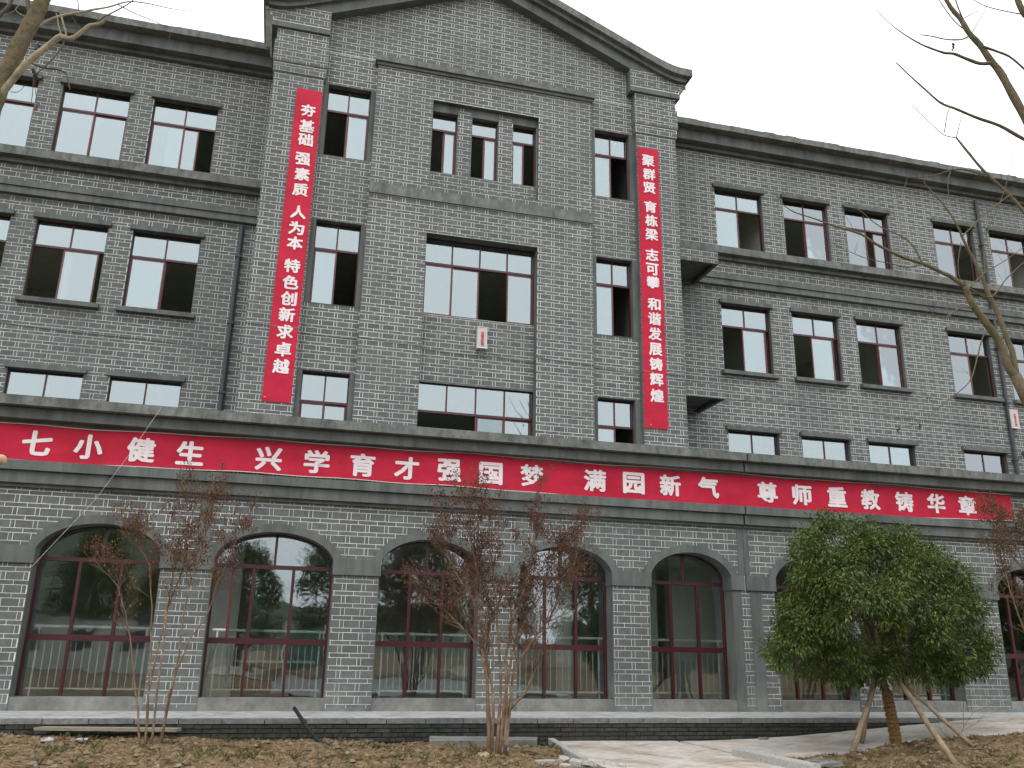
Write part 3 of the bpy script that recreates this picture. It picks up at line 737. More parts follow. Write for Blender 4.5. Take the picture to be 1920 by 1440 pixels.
for c in conv:
    for i in range(-40, 60):
        for j in range(-60, 60):
            w_ = .5; u, v_ = i*w_, j*w_
            sq = [(u+.005, v_+.005), (u+w_-.005, v_+.005), (u+w_-.005, v_+w_-.005), (u+.005, v_+w_-.005)]
            sq = [(6+p*math.cos(ang)-q*math.sin(ang), 12+p*math.sin(ang)+q*math.cos(ang)) for p, q in sq]
            mxx = sum(p[0] for p in sq)/4; myy = sum(p[1] for p in sq)/4
            if not (3.5 < mxx < 19.5 and 7.8 < myy < 14.6): continue
            cp = clip(sq, c)
            if len(cp) < 3: continue
            A_ = abs(sum(cp[k-1][0]*cp[k][1]-cp[k][0]*cp[k-1][1] for k in range(len(cp))))/2
            if A_ < .004: continue
            dz = random.uniform(-.004, .004); n = len(cp)
            vs = [(x, y, hbase(x)+.022+dz) for x, y in cp]+[(x, y, hbase(x)-.03) for x, y in cp]
            fs = [tuple(range(n))]+[(k+n, (k+1) % n+n, (k+1) % n, k) for k in range(n)]
            if npv < 290 and 10.2 < myy and mxx < 15 and A_ > .02:
                MB().add(vs, fs).build('paving_slab', M_pave, path_o, (mxx, myy, hbase(mxx))); npv += 1
            else: slab_rest.add(vs, fs)
slab_rest.build('paving', M_pave, path_o, kind='stuff')
print('slabs', npv)

# kerbs
M_kerb = mat('pale_granite', (.40,.39,.37), rough=.7, var=.25, scale=25, bump=.3, bscale=80)
def bar(name, p, q, w_, h_, label, cat, m_, group=None, top=.09, name2=None, tilt=0):
    p = Vector(p); q = Vector(q); d = (q-p).normalized(); s = Vector((-d.y, d.x, 0)).normalized()*(w_/2); up = Vector((0,0,h_))
    ch = min(w_, h_)*.12
    v = []
    for e in (p, q):
        for (a, b) in ((-1,0),(1,0),(1,.88),(.8,1),(-.8,1),(-1,.88)):
            v.append(tuple(e+s*a+up*b+Vector((0,0,tilt*a))))
    f = [(0,1,2,3,4,5)[::-1], (6,7,8,9,10,11)]+[(i, (i+1) % 6, (i+1) % 6+6, i+6) for i in range(6)]
    mb = MB().add(v, f); o = mb.build(name, m_, loc=tuple(p)); return tag(o, label, cat, group)
bar('kerb_stone', (4.40,14.15,-1.40), (4.18,12.75,-1.39), .10, .10, 'far length of pale granite kerb between brown soil and paving, ending at the plinth', 'kerb', M_kerb, 'granite kerbs along the paving')
bar('kerb_stone', (4.17,12.72,-1.39), (4.00,11.45,-1.38), .10, .10, 'near length of pale granite kerb between brown soil and paving, beside the rubble', 'kerb', M_kerb, 'granite kerbs along the paving')
bar('kerb_stone', (6.52,12.12,-1.42), (6.55,10.2,-1.42), .13, .17, 'upright grey kerb stone at the corner of the tree bed, nearest to the viewer', 'kerb', M_kerb, 'granite kerbs along the paving')
bar('kerb_stone', (8.2,11.98,-1.42), (10.4,12.42,-1.29), .07, .10, 'low edging kerb behind the propped green tree, along the back path', 'kerb', M_kerb, 'granite kerbs along the paving')
bar('kerb_stone', (10.45,12.43,-1.29), (13.9,12.74,-1.04), .07, .10, 'low edging kerb right of the propped green tree, running out of view', 'kerb', M_kerb, 'granite kerbs along the paving')

# loose things on the ground
M_wood = mat('weathered_wood', (.27,.235,.185), rough=.9, var=.35, scale=18, bump=.6, mapping=(.5,4,4))
M_wood2 = mat('pole_wood', (.31,.235,.155), rough=.85, var=.3, scale=14, bump=.6, stain=(.17,.13,.085), stain_scale=3)
pl = MB()
v = [(-3.05,14.02,-1.15),(-1.2,13.95,-1.17),(-1.15,14.16,-1.17),(-2.95,14.2,-1.15)]
pl.add([(x,y,z+.04) for x,y,z in v]+v, [(0,1,2,3),(4,5,1,0),(5,6,2,1),(6,7,3,2),(7,4,0,3),(7,6,5,4)])
tag(pl.build('plank', M_wood, loc=(-2.1,14.05,-1.15)), 'long weathered plank lying on the soil against the plinth behind the left shrub', 'plank')
M_hose = mat('black_pipe', (.016,.017,.02), rough=.5, var=.2)
hp = MB(); hp.tube([(.86,12.95,-1.27),(.72,13.2,-1.22),(.60,13.55,-1.10),(.50,13.85,-.98),(.40,14.1,-.86)], .028, 9)
tag(hp.build('pipe', M_hose, loc=(.86,12.95,-1.27), smooth=True), 'short black plastic pipe sticking out of the soil and leaning on the plinth', 'pipe')
M_conc = mat('concrete_slab', (.20,.20,.19), var=.3, scale=10, bump=.5, stain=(.12,.12,.11), stain_scale=3)
cs = MB(); v = [(2.30,13.25,-1.33),(3.95,13.45,-1.35),(4.12,13.98,-1.35),(2.42,14.0,-1.33)]
cs.add([(x,y,z+.085) for x,y,z in v]+v, [(0,1,2,3),(4,5,1,0),(5,6,2,1),(6,7,3,2),(7,4,0,3),(7,6,5,4)])
tag(cs.build('concrete_slab', M_conc, loc=(3.2,13.6,-1.33)), 'flat grey concrete slab lying on the soil behind the middle shrub', 'slab')
def rock(name, c, s, label, cat, m_, group=None, seed=0, flat=.6):
    rr = random.Random(seed); P = []
    n1, n2 = 5, 8; vs = []; fs = []
    for i in range(n1+1):
        ph = math.pi*i/n1
        for j in range(n2):
            t = 2*math.pi*j/n2; k = 1+rr.uniform(-.28, .22)
            sx = math.copysign(abs(math.cos(t))**.6, math.cos(t)); sy = math.copysign(abs(math.sin(t))**.6, math.sin(t))
            vs.append((c[0]+s[0]*sx*math.sin(ph)**.5*k, c[1]+s[1]*sy*math.sin(ph)**.5*k, c[2]+s[2]*math.cos(ph)*flat*k))
    for i in range(n1):
        for j in range(n2): fs.append((i*n2+j, i*n2+(j+1) % n2, (i+1)*n2+(j+1) % n2, (i+1)*n2+j)[::-1])
    mb = MB().add(vs, fs); o = mb.build(name, m_, loc=c); return tag(o, label, cat, group)
def shard(c, s, rz, tl, label, sd):      # broken piece of paving slab
    rr = random.Random(sd); n = rr.choice([4,5,5,6]); poly = []
    for i in range(n):
        t = 2*math.pi*i/n+rr.uniform(-.35,.35); poly.append((s[0]*math.cos(t)*rr.uniform(.75,1.1), s[1]*math.sin(t)*rr.uniform(.75,1.1)))
    Mx = Matrix.Rotation(rz, 3, 'Z') @ Matrix.Rotation(tl, 3, 'X')
    v = [Vector(c)+Mx @ Vector((x, y, s[2])) for x, y in poly]+[Vector(c)+Mx @ Vector((x*1.03, y*1.03, -s[2])) for x, y in poly]
    f = [tuple(range(n)), tuple(range(2*n-1, n-1, -1))]+[(i+n, (i+1) % n+n, (i+1) % n, i) for i in range(n)]
    return tag(MB().add(v, f).build('rubble_piece', M_kerb, loc=c), label, 'rubble', 'broken stone pieces by the near kerb')
shl = ['long thin white offcut lying flat at the left end of the rubble heap', 'upright wedge of broken white stone in the rubble heap', 'flat broken slab in the middle of the rubble heap', 'small tilted stone chip behind the middle slab of the rubble heap', 'pale broken stone against the end of the left kerb', 'narrow stone sliver pointing at the paving from the rubble heap', 'dark-shadowed stone chip on the paving right of the rubble heap', 'small square stone piece at the front of the rubble heap']
for i, (px_, py_, sx_, sy_, rz_, tl_) in enumerate([(1020,1430,.17,.035,.1,.1),(1057,1425,.09,.05,.7,.5),(1085,1431,.13,.09,.3,.2),(1078,1420,.06,.05,1.2,-.3),(1105,1433,.10,.07,2.2,.35),(1145,1434,.11,.035,2.3,.3),(1166,1437,.06,.04,.4,.3),(1060,1438,.07,.05,.2,.15)]):
    q = (px_-960)*np.array([1,0,0])+(py_-720)*np.array([0,1,0])+F*np.array([0,0,1]); r_ = np.array([q@AX, q@AY, q@AZ]); t = -1.335/r_[2]
    shard((r_[0]*t, r_[1]*t, -1.335), (sx_*1.15, sy_*1.3, .03), rz_, tl_, shl[i], 40+i)
rock('stone', (6.98+.15,10.95,-1.34), (.28,.13,.10), 'flat grey block of stone in the tree bed beside the upright kerb', 'stone', M_conc, seed=3)
rock('stone', (3.25,12.72,-1.33), (.10,.08,.06), 'pale yellowish stone on the soil right of the middle shrub stems', 'stone', M_kerb, seed=5)
rock('stone', (2.72,11.62,-1.30), (.09,.08,.12), 'pointed yellow stone at the foot of the middle shrub', 'stone', mat('yellow_stone', (.33,.28,.16), var=.3), seed=6)
rock('stone', (-2.62,12.9,-1.17), (.09,.06,.05), 'left one of two whitish stones on the soil at the far left', 'stone', M_kerb, seed=8)
rock('stone', (-2.23,12.95,-1.18), (.08,.06,.045), 'right one of two whitish stones on the soil at the far left', 'stone', M_kerb, seed=9)
rock('stone', (8.1,14.08,-1.33), (.10,.06,.05), 'small rounded stone on the paving at the foot of the plinth', 'stone', M_conc, seed=12)
# soil clods, litter and dead grass
M_clod = mat('soil_clods', tints=[(.19,.13,.075),(.11,.08,.045),(.25,.185,.115),(.15,.10,.06)], var=.3, scale=20)
M_litter = mat('dry_litter', tints=[(.26,.19,.09),(.15,.10,.05),(.09,.085,.035),(.20,.12,.06),(.06,.075,.03)], var=.2, trans=.15)
cl = MB(); lit = MB()
def scat(n):
    k = 0
    while k < n:
        x = random.uniform(-4.3, 13.0); y = random.uniform(10.0, 14.2)
        if onpath(x, y) or onpath(x+.08, y) or onpath(x-.08, y): continue
        k += 1; yield x, y
for x, y in scat(5200):
    s = random.choice([.012,.018,.025,.034,.050]) ; z = gz(x, y)
    v = [(x+s*random.uniform(.6,1.2)*a, y+s*random.uniform(.6,1.2)*b, z+s*random.uniform(.4,.9)*c) for a, b, c in ((1,0,0),(-1,0,0),(0,1,0),(0,-1,0),(0,0,1),(0,0,-1))]
    cl.add(v, [(0,2,4),(2,1,4),(1,3,4),(3,0,4),(2,0,5),(1,2,5),(3,1,5),(0,3,5)])
cl.build('soil_clods', M_clod, kind='stuff')
for x, y in scat(15000):
    dens = fbm(x, y, .7)
    if dens < random.uniform(-.5, .35): continue
    z = gz(x, y); a = random.uniform(0, 6.28); L_ = random.uniform(.02,.075); h = random.uniform(0,.045); w_ = random.uniform(.003,.010)
    dx, dy = math.cos(a), math.sin(a)
    lit.add([(x-dy*w_,y+dx*w_,z), (x+dy*w_,y-dx*w_,z+.002), (x+dx*L_,y+dy*L_,z+h+.005)], [(0,1,2)])
lit.build('dead_grass', M_litter, kind='stuff')
wd_ = MB()
for x, y in scat(420):
    if fbm(x+3, y, .9) < .12: continue
    z = gz(x, y)
    for k in range(random.randint(6, 14)):
        a = random.uniform(0, 6.28); L_ = random.uniform(.03,.09); h = random.uniform(.02,.09); c_, s_ = math.cos(a), math.sin(a); w_ = .004
        wd_.add([(x-s_*w_, y+c_*w_, z), (x+s_*w_, y-c_*w_, z), (x+c_*L_*.5, y+s_*L_*.5, z+h*.8), (x+c_*L_, y+s_*L_, z+h)], [(0,1,2),(0,2,3)])
wd_.build('weeds', mat('weeds', tints=[(.07,.10,.03),(.11,.12,.04),(.16,.14,.06),(.05,.075,.025)], trans=.2), kind='stuff')
pb_ = MB()
for x, y in scat(260):
    s_ = random.choice([.012,.02,.03,.05]); z = gz(x, y)
    v = [(x+s_*random.uniform(.6,1.3)*a, y+s_*random.uniform(.6,1.3)*b, z+s_*random.uniform(.3,.8)*c) for a, b, c in ((1,.2,0),(.3,1,0),(-1,.4,0),(-.5,-1,0),(.6,-.8,0),(.4,.1,1),(-.3,-.2,1))]
    pb_.add(v, [(0,1,5),(1,2,6),(1,6,5),(2,3,6),(3,4,6),(4,5,6),(4,0,5)])
pb_.build('pebbles', mat('pebbles', tints=[(.22,.18,.13),(.16,.13,.09),(.27,.24,.20)]), kind='stuff')

# ================================================================== BANNERS
_gl = {}
def glyph(ch):
    if ch in _gl: return _gl[ch]
    c = bpy.data.curves.new('glyph', 'FONT'); c.body = ch; c.resolution_u = 2; c.fill_mode = 'FRONT'
    ob = bpy.data.objects.new('glyph', c); col.objects.link(ob)
    bpy.context.view_layer.update()
    me = bpy.data.meshes.new_from_object(ob.evaluated_get(bpy.context.evaluated_depsgraph_get()))
    V = [(v.co.x, v.co.y) for v in me.vertices]; Fc = [tuple(p.vertices) for p in me.polygons]
    bpy.data.objects.remove(ob); bpy.data.curves.remove(c); bpy.data.meshes.remove(me)
    x0, x1 = min(v[0] for v in V), max(v[0] for v in V); y0, y1 = min(v[1] for v in V), max(v[1] for v in V)
    cx, cy = (x0+x1)/2, (y0+y1)/2
    _gl[ch] = ([(v[0]-cx, v[1]-cy) for v in V], Fc, x1-x0, y1-y0); return _gl[ch]
def put_char(ch, x, z, w_, h_, ysurf, par, m_=None, bold=.040, sk=0.0, name='character'):
    V, Fc, gw, gh_ = glyph(ch); mb = MB()
    sx = w_/max(gw+2*bold, .4); sz = h_/max(gh_+2*bold, .4)
    if ch in '小七生人为': pass
    s1 = min(sx, 1.25*sz); s2 = min(sz, 1.25*sx)
    offs = [(0,0)]+[(bold*math.cos(t), bold*math.sin(t)*.8) for t in [i*math.pi/4 for i in range(8)]]
    for k, (ox, oy) in enumerate(offs):
        vs = []
        for a, b in V:
            X_ = x+(a+ox)*s1; Z_ = z+(b+oy)*s2+sk*(X_-x)
            vs.append((X_, ysurf(X_, Z_)-.009-.0004*k, Z_))
        mb.add(vs, Fc, .5)
    return mb.build(name, m_ or M_char, par, loc=(x, ysurf(x, z), z))
def banner(name, x0, x1, ztop, zbot, y, loc, label, chars, cw, chh, vertical):
    t = thing(name, loc, label, 'banner')
    amp = .010 if vertical else .012
    def ys(x, z):
        wv = .007*noise.noise(Vector((x*2.2, z*5.0, 7.0)))+.004*noise.noise(Vector((x*9, z*3.0, 2.0)))
        if vertical: return y-.016+amp*math.sin(z*3.1+x*2)*.6+amp*.5*math.sin(z*1.3)+wv
        return y-.020+amp*math.sin(x*2.3+z*3)*.5+amp*.5*math.sin(x*.9+1)+.012*noise.noise(Vector((x*1.5+z*2.5, z*4.0-x*.8, 5.0)))+wv
    nx_, nz_ = (10, 150) if vertical else (420, 14)
    mb = MB(); vs = []
    for j in range(nz_+1):
        for i in range(nx_+1):
            u, v_ = i/nx_, j/nz_
            x = x0(v_)+(x1(v_)-x0(v_))*u; z = zbot(u)+(ztop(u)-zbot(u))*v_
            vs.append((x, ys(x, z), z))
    n = nx_+1
    mb.add(vs+[(a, b+.003, c) for a, b, c in vs], [(j*n+i, j*n+i+1, (j+1)*n+i+1, (j+1)*n+i) for j in range(nz_) for i in range(nx_)]+[(len(vs)+j*n+i, len(vs)+(j+1)*n+i, len(vs)+(j+1)*n+i+1, len(vs)+j*n+i+1) for j in range(nz_) for i in range(nx_)], .5)
    mb.build('cloth', M_red, t, smooth=True)
    for ch, x, z in chars: put_char(ch, x, z, cw, chh, ys, t, sk=0)
    return t, ys
def bp_(px_, py_, D):
    q = (px_-960)*np.array([1.,0,0])+(py_-720)*np.array([0,1.,0])+F*np.array([0,0,1.]); r_ = np.array([q@AX, q@AY, q@AZ]); return r_[0]*D/r_[1], r_[2]*D/r_[1]
VL = [('夯',578,208),('基',575.5,237),('础',573,262),('强',568,298),('素',566.5,327),('质',563,356),('人',559.5,398),('为',556,428),('本',553,456),('特',548,499),('色',545,530),('创',541.5,560),('新',538,590),('求',534.5,622),('卓',531,655),('越',527,687)]
VR = [('聚',1215,302),('群',1217,327),('贤',1218,352),('育',1219.5,388),('栋',1221,414),('梁',1221.5,440),('志',1222.5,478),('可',1223,505),('攀',1224,530),('和',1226,571),('谐',1227,598),('发',1228,626),('展',1229,655),('铸',1230,683),('辉',1231,712),('煌',1232,742)]
yb = SY-.008
cl_ = [(c, *bp_(a, b, yb-.015)) for c, a, b in VL]; cr_ = [(c, *bp_(a, b, yb-.015)) for c, a, b in VR]
z1_, z0_ = bp_(580,169,yb)[1], bp_(517,754,yb)[1]
xa, xb, xc, xd = bp_(557,168,yb)[0], bp_(605,171,yb)[0], bp_(490,752,yb)[0], bp_(545,757,yb)[0]
B1, _ = banner('banner', lambda v: xc+(xa-xc)*v, lambda v: xd+(xb-xd)*v, lambda u: z1_, lambda u: z0_, yb, (xc, yb, z0_), 'tall red vertical banner on the left pilaster reading 夯基础 强素质 人为本 特色创新求卓越', cl_, .345, .33, True)
put_char('一', bp_(496,748,yb)[0], z0_+.09, .055, .02, lambda x, z: yb-.02, B1, name='printed_mark')
z1_, z0_ = bp_(1213,279,yb)[1], bp_(1230,804,yb)[1]
xa, xb, xc, xd = bp_(1195,277,yb)[0], bp_(1233,281,yb)[0], bp_(1208.5,801,yb)[0], bp_(1253,805,yb)[0]
B2, _ = banner('banner', lambda v: xc+(xa-xc)*v, lambda v: xd+(xb-xd)*v, lambda u: z1_, lambda u: z0_, yb, (xc, yb, z0_), 'tall red vertical banner on the right pilaster reading 聚群贤 育栋梁 志可攀 和谐发展铸辉煌', cr_, .345, .33, True)
put_char('一', bp_(1220,798,yb)[0], z0_+.09, .05, .02, lambda x, z: yb-.02, B2, name='printed_mark')
yh = GY-.045
HH = [('七',70,831),('小',166.5,838),('健',265,844),('生',357,850),('兴',504,860),('学',594,866),('育',680,872),('才',762.5,878),('强',842.5,882),('国',920,888),('梦',997,892),('满',1115,901),('园',1188,906),('新',1257,910),('气',1328,914),('尊',1438.5,923),('师',1503.5,928),('重',1568.5,932),('教',1631,937),('铸',1695.5,941),('华',1755,944),('章',1813,948)]
ch_ = [(c, *bp_(a, b, yh-.02)) for c, a, b in HH]
fx = [bp_(p, q, yh)[0] for p, q in ((0,795),(320,815),(640,836),(960,859),(1280,882),(1600,906),(1893,928))]
ft = [bp_(p, q, yh)[1] for p, q in ((0,795),(320,815),(640,836),(960,859),(1280,882),(1600,906),(1893,928))]
fb_ = [bp_(p, q, yh)[1] for p, q in ((0,861),(320,878),(640,896),(960,920),(1280,944),(1600,966),(1897,975))]
HX0, HX1 = -6.2, fx[-1]
sag = lambda u: .010*math.sin(u*31)+.007*math.sin(u*74+1)
zt_ = lambda u: float(np.interp(HX0+(HX1-HX0)*u, fx, ft))+sag(u); zb_ = lambda u: max(2.852, float(np.interp(HX0+(HX1-HX0)*u, fx, fb_))+sag(u+.01))
print('banner z', ft, fb_)
B3, ysH = banner('banner', lambda v: HX0, lambda v: HX1, zt_, zb_, yh, (HX0, yh, 2.9), 'very long red horizontal banner across the cornice reading 七小健生 兴学育才强国梦 满园新气 尊师重教铸华章', ch_, .455, .43, False)
cd = MB()
for fn, dz in ((zt_, .012), (zb_, -.010)):
    cd.tube([(HX0+(HX1-HX0)*i/120, yh-.03, fn(i/120)+dz) for i in range(121)], .0075, 5)
cd.build('edge_cord', M_rope, B3)

# meter boxes
def meter(px0, py0, px1, py1, D, label, txt):
    xa, za = bp_(px0, py0, D); xb, zb = bp_(px1, py1, D)
    t = thing('meter_box', ((xa+xb)/2, D, zb), label, 'meter box', 'white boxes on the facade')
    b = MB(); b.box(xa, xb, D, D+.14, zb, za); b.box(xa-.012, xb+.012, D-.012, D+.0, zb-.0, zb+.03); b.box(xa-.012, xb+.012, D-.012, D+.13, za, za+.015)
    b.build('cabinet', M_box, t)
    MB().box(xa+.02, xb-.02, D-.010, D-.002, zb+.05, za-.03).build('door', mat('pale_pink_panel', (.58,.47,.46), rough=.5, var=.1), t)
    n = len(txt)
    for i, c in enumerate(txt): put_char(c, (xa+xb)/2, za-.11-(za-zb-.18)*(i+.5)/n, .075, .075, lambda x, z: D-.006, t, M_boxred, name='character')
    w_ = MB()
    for q in (-.05, .0, .05): w_.tube([((xa+xb)/2+q, D+.08, zb), ((xa+xb)/2+q*.8, D+.08, zb-.12), ((xa+xb)/2+q+.05, D+.09, zb-.15)], .012, 5)
    w_.build('cable_tail', M_cable, t)
meter(896, 613, 913, 654, 18.44, 'narrow white box with faint red characters below the wide central window', '光缆分纤箱')
meter(1893, 768, 1913, 804, 20.08, 'white box with faint red characters on the right wing beside the downpipe', '光缆分纤箱')
# thin string hanging from the cornice
st = MB(); P0 = Vector((*[bp_(303,763,15.33)[0]], 15.33, bp_(303,763,15.33)[1])); P1 = Vector((bp_(180,935,15.0)[0], 15.0, bp_(180,935,15.0)[1])); P2 = Vector((bp_(60,1062,14.5)[0], 14.5, bp_(60,1062,14.5)[1]))
st.tube([P0, (P0+P1)/2+Vector((0,0,-.05)), P1, P2], .0022, 4)
tag(st.build('string', M_rope, loc=tuple(P0)), 'thin pale string slanting from the cornice down past the left arch', 'string')
# things in the hall
dk = thing('desk', (.3, 17.6, -1.01), 'maroon counter desk standing in the hall behind the second arch', 'desk')
MB().box(-.95, .75, 17.3, 17.34, -1.0, -.28).box(-.95, -.91, 17.34, 17.9, -1.0, -.28).box(.71, .75, 17.34, 17.9, -1.0, -.28).build('front_panel', mat('maroon_board', (.17,.035,.03), rough=.5), dk)
MB().box(-1.0, .8, 17.25, 17.95, -.28, -.24).build('desk_top', M_steel, dk)
tag(MB().box(-.55, -.1, 17.4, 17.7, -.24, -.08).build('carton', mat('carton_paper', (.45,.42,.38)), loc=(-.3,17.5,-.24)), 'pale carton on the maroon counter behind the second arch, the wide one', 'carton', 'cartons on the counter')
tag(MB().box(.15, .4, 17.4, 17.65, -.24, .0).build('carton', mat('carton_red', (.30,.14,.12)), loc=(.25,17.5,-.24)), 'reddish carton on the maroon counter behind the second arch, the tall one', 'carton', 'cartons on the counter')

# ================================================================== VEGETATION
def at(px_, py_, D):
    x, z = bp_(px_, py_, D); return Vector((x, D, z))
M_bark = mat('mossy_bark', (.135,.105,.065), rough=.9, var=.35, scale=22, bump=.9, bscale=60, stain=(.085,.095,.035), stain_scale=3, stain_lo=.45, stain_hi=.65)
M_palebark = mat('pale_bark', (.30,.26,.18), rough=.85, var=.3, scale=18, bump=.6, stain=(.17,.15,.09), stain_scale=4)
M_twig = mat('dark_twig', (.085,.080,.060), rough=.85, var=.3, scale=12)
M_stem = mat('brown_stem', (.185,.118,.075), rough=.8, var=.35, scale=14, bump=.4, stain=(.32,.25,.17), stain_scale=6)
M_finetwig = mat('red_brown_twig', tints=[(.13,.072,.05),(.17,.10,.068),(.11,.068,.055),(.15,.10,.06)], rough=.85, var=.3)
M_seed = mat('seed_heads', tints=[(.10,.045,.035),(.16,.07,.05),(.075,.04,.03),(.13,.075,.04)], rough=.9, var=.25, trans=.1)
M_oldleaf = mat('faded_leaf', tints=[(.22,.17,.05),(.16,.13,.04),(.26,.15,.05)], rough=.8, var=.2, trans=.25)
M_leaf = mat('evergreen_leaf', tints=[(.038,.074,.014),(.075,.130,.020),(.120,.175,.026),(.050,.092,.020),(.165,.215,.038),(.034,.062,.016),(.125,.115,.030)], rough=.42, spec=.5, var=.25, scale=4, trans=.22)
M_brownleaf = mat('brown_leaf', tints=[(.16,.10,.05),(.11,.07,.035),(.15,.12,.05),(.19,.12,.06),(.09,.09,.035)], rough=.8, var=.3, trans=.2)
M_rope2 = mat('coir_rope', (.20,.115,.045), rough=.95, var=.5, scale=40, bump=1, bscale=90)
def leafset(mb, c, n, rad, L_, W_, rr, droop=.3, shell=.0):
    for _ in range(n):
        d = Vector((rr.gauss(0,1), rr.gauss(0,1), rr.gauss(0,1))).normalized()
        p = c+d*rad*(shell+(1-shell)*rr.random()**.5)
        d2 = (d+Vector((rr.uniform(-.6,.6), rr.uniform(-.6,.6), rr.uniform(-.5,.3)-droop))).normalized()
        sd = d2.cross(Vector((rr.uniform(-.5,.5), rr.uniform(-.5,.5), 1))).normalized()
        nn = sd.cross(d2)
        l = L_*rr.uniform(.65,1.2); w_ = W_*rr.uniform(.7,1.15)
        a = p; b = p+d2*l*.5+sd*w_*.5+nn*w_*.12; e = p+d2*l-nn*l*.12; f = p+d2*l*.5-sd*w_*.5+nn*w_*.12
        mb.add([a, b, e, f], [(0,1,2),(0,2,3)], rr.random())
def grow(mb, tips, p, d, L_, r, depth, rr, up=.35, spread=.75, kids=(3,4), minr=.0013):
    n = 3; pts = [p]; q = p; dd = d.copy()
    for i in range(n):
        dd = (dd+Vector((rr.uniform(-.22,.22), rr.uniform(-.22,.22), rr.uniform(-.12,.22)+up*.12))).normalized()
        q = q+dd*L_/n; pts.append(q)
    mb.tube(pts, [max(minr, r*(1-.55*i/n)) for i in range(n+1)], 4 if r > .006 else 3, cap=False)
    if depth == 0: tips.append((q, dd)); return
    for k in range(rr.randint(*kids)):
        t = rr.uniform(.3, 1.0); j = min(n-1, int(t*n)); b = pts[j].lerp(pts[j+1], t*n-j)
        nd = (dd+Vector((rr.gauss(0,spread), rr.gauss(0,spread), rr.gauss(0,spread*.6)+up))).normalized()
        grow(mb, tips, b, nd, L_*rr.uniform(.5,.8), r*.55, depth-1, rr, up, spread, kids, minr)
    tips.append((q, dd))

# ---- bare shrubs ---------------------------------------------------
def bare_shrub(label, D, stems, r0, ytwig, ysd, twL, seed, group=None, dens=1.0, leafmat=None, leafn=0, depth=2, cat='shrub', seedn=5, foot=None):
    rr = random.Random(seed)
    t = thing('shrub', tuple(at(*foot, D)), label, cat, group)
    tw = MB(); tips = []; seeds = MB(); lv = MB()
    for si, st_ in enumerate(stems):
        off = rr.uniform(-.28, .28); P = []; n = len(st_)
        sm = []
        for i, (a, b) in enumerate(st_):
            P.append(at(a, b, D+off*(i/(n-1))*1.6+rr.uniform(-.02,.02)))
        for i in range(n-1):
            for k in range(3):
                q = P[i].lerp(P[i+1], k/3)+Vector((rr.uniform(-1,1), rr.uniform(-1,1), 0))*.008; sm.append(q)
        sm.append(P[-1]); N_ = len(sm)
        rad = [r0*rr.uniform(.92,1.0)*(1-.86*i/(N_-1)) for i in range(N_)]
        s_ = MB(); s_.tube(sm, rad, 7); s_.build('stem', M_stem, t, loc=tuple(P[0]), smooth=True)
        for i, (a, b) in enumerate(st_[:-1]):
            if b > ytwig: continue
            for k in range(int(rr.randint(3,4)*dens)):
                q = P[i].lerp(P[i+1], rr.random()); ax = (P[i+1]-P[i]).normalized()
                nd = (ax*.9+Vector((rr.gauss(0,.55), rr.gauss(0,.5), rr.gauss(.15,.3)))).normalized()
                grow(tw, tips, q, nd, twL*rr.uniform(.6,1.15), rad[min(N_-1, i*3)]*.42+.0015, depth, rr)
        grow(tw, tips, P[-1], (P[-1]-P[-2]).normalized(), twL, rad[-1]+.002, depth, rr)
    for q, d in tips:
        pp = pix(q.x, q.y, q.z)
        pr = max(0, min(1, (ysd-pp[1])/90+.25))
        if rr.random() < pr:
            for k in range(rr.randint(2, seedn)):
                c = q+Vector((rr.gauss(0,.03), rr.gauss(0,.03), rr.gauss(-.01,.035))); s_ = rr.uniform(.006,.013)
                seeds.add([c+Vector(v)*s_ for v in ((1,0,0),(-.5,.8,0),(-.5,-.8,0),(0,0,1.5),(0,0,-1.3))], [(0,1,3),(1,2,3),(2,0,3),(1,0,4),(2,1,4),(0,2,4)], rr.random())
        if leafn and rr.random() < .75: leafset(lv, q, rr.randint(1, leafn), .05, .045, .022, rr)
    tw.build('twigs', M_finetwig, t, kind='stuff')
    if seeds.v: seeds.build('seed_heads', M_seed, t, kind='stuff')
    if lv.v: lv.build('leaves', leafmat, t, kind='stuff')
    return t
bare_shrub('largest bare shrub, brown stems under a dense reddish seed crown, middle of the picture', 12.1,
  [[(917,1436),(915,1360),(912,1270),(900,1215),(870,1180),(840,1150),(812,1125)],
   [(918,1436),(918,1340),(912,1250),(905,1180),(885,1120),(858,1080),(838,1040),(826,990)],
   [(932,1424),(935,1340),(940,1280),(935,1200),(930,1120),(920,1040),(915,970)],
   [(936,1424),(945,1330),(955,1250),(975,1180),(1005,1130),(1030,1090),(1050,1050)],
   [(946,1420),(955,1330),(965,1250),(1000,1200),(1030,1160),(1055,1110),(1075,1060),(1088,1015)],
   [(946,1420),(950,1320),(948,1240),(960,1160),(985,1100),(1000,1030),(1005,965)],
   [(922,1432),(925,1300),(910,1220),(915,1130),(890,1050),(880,990),(872,945)],
   [(955,1330),(985,1300),(1000,1265),(1008,1245)]],
  .026, 1275, 1130, .38, 21, 'bare shrubs in front of the arches', 1.7, M_brownleaf, 1, 2, seedn=8, foot=(925,1432))
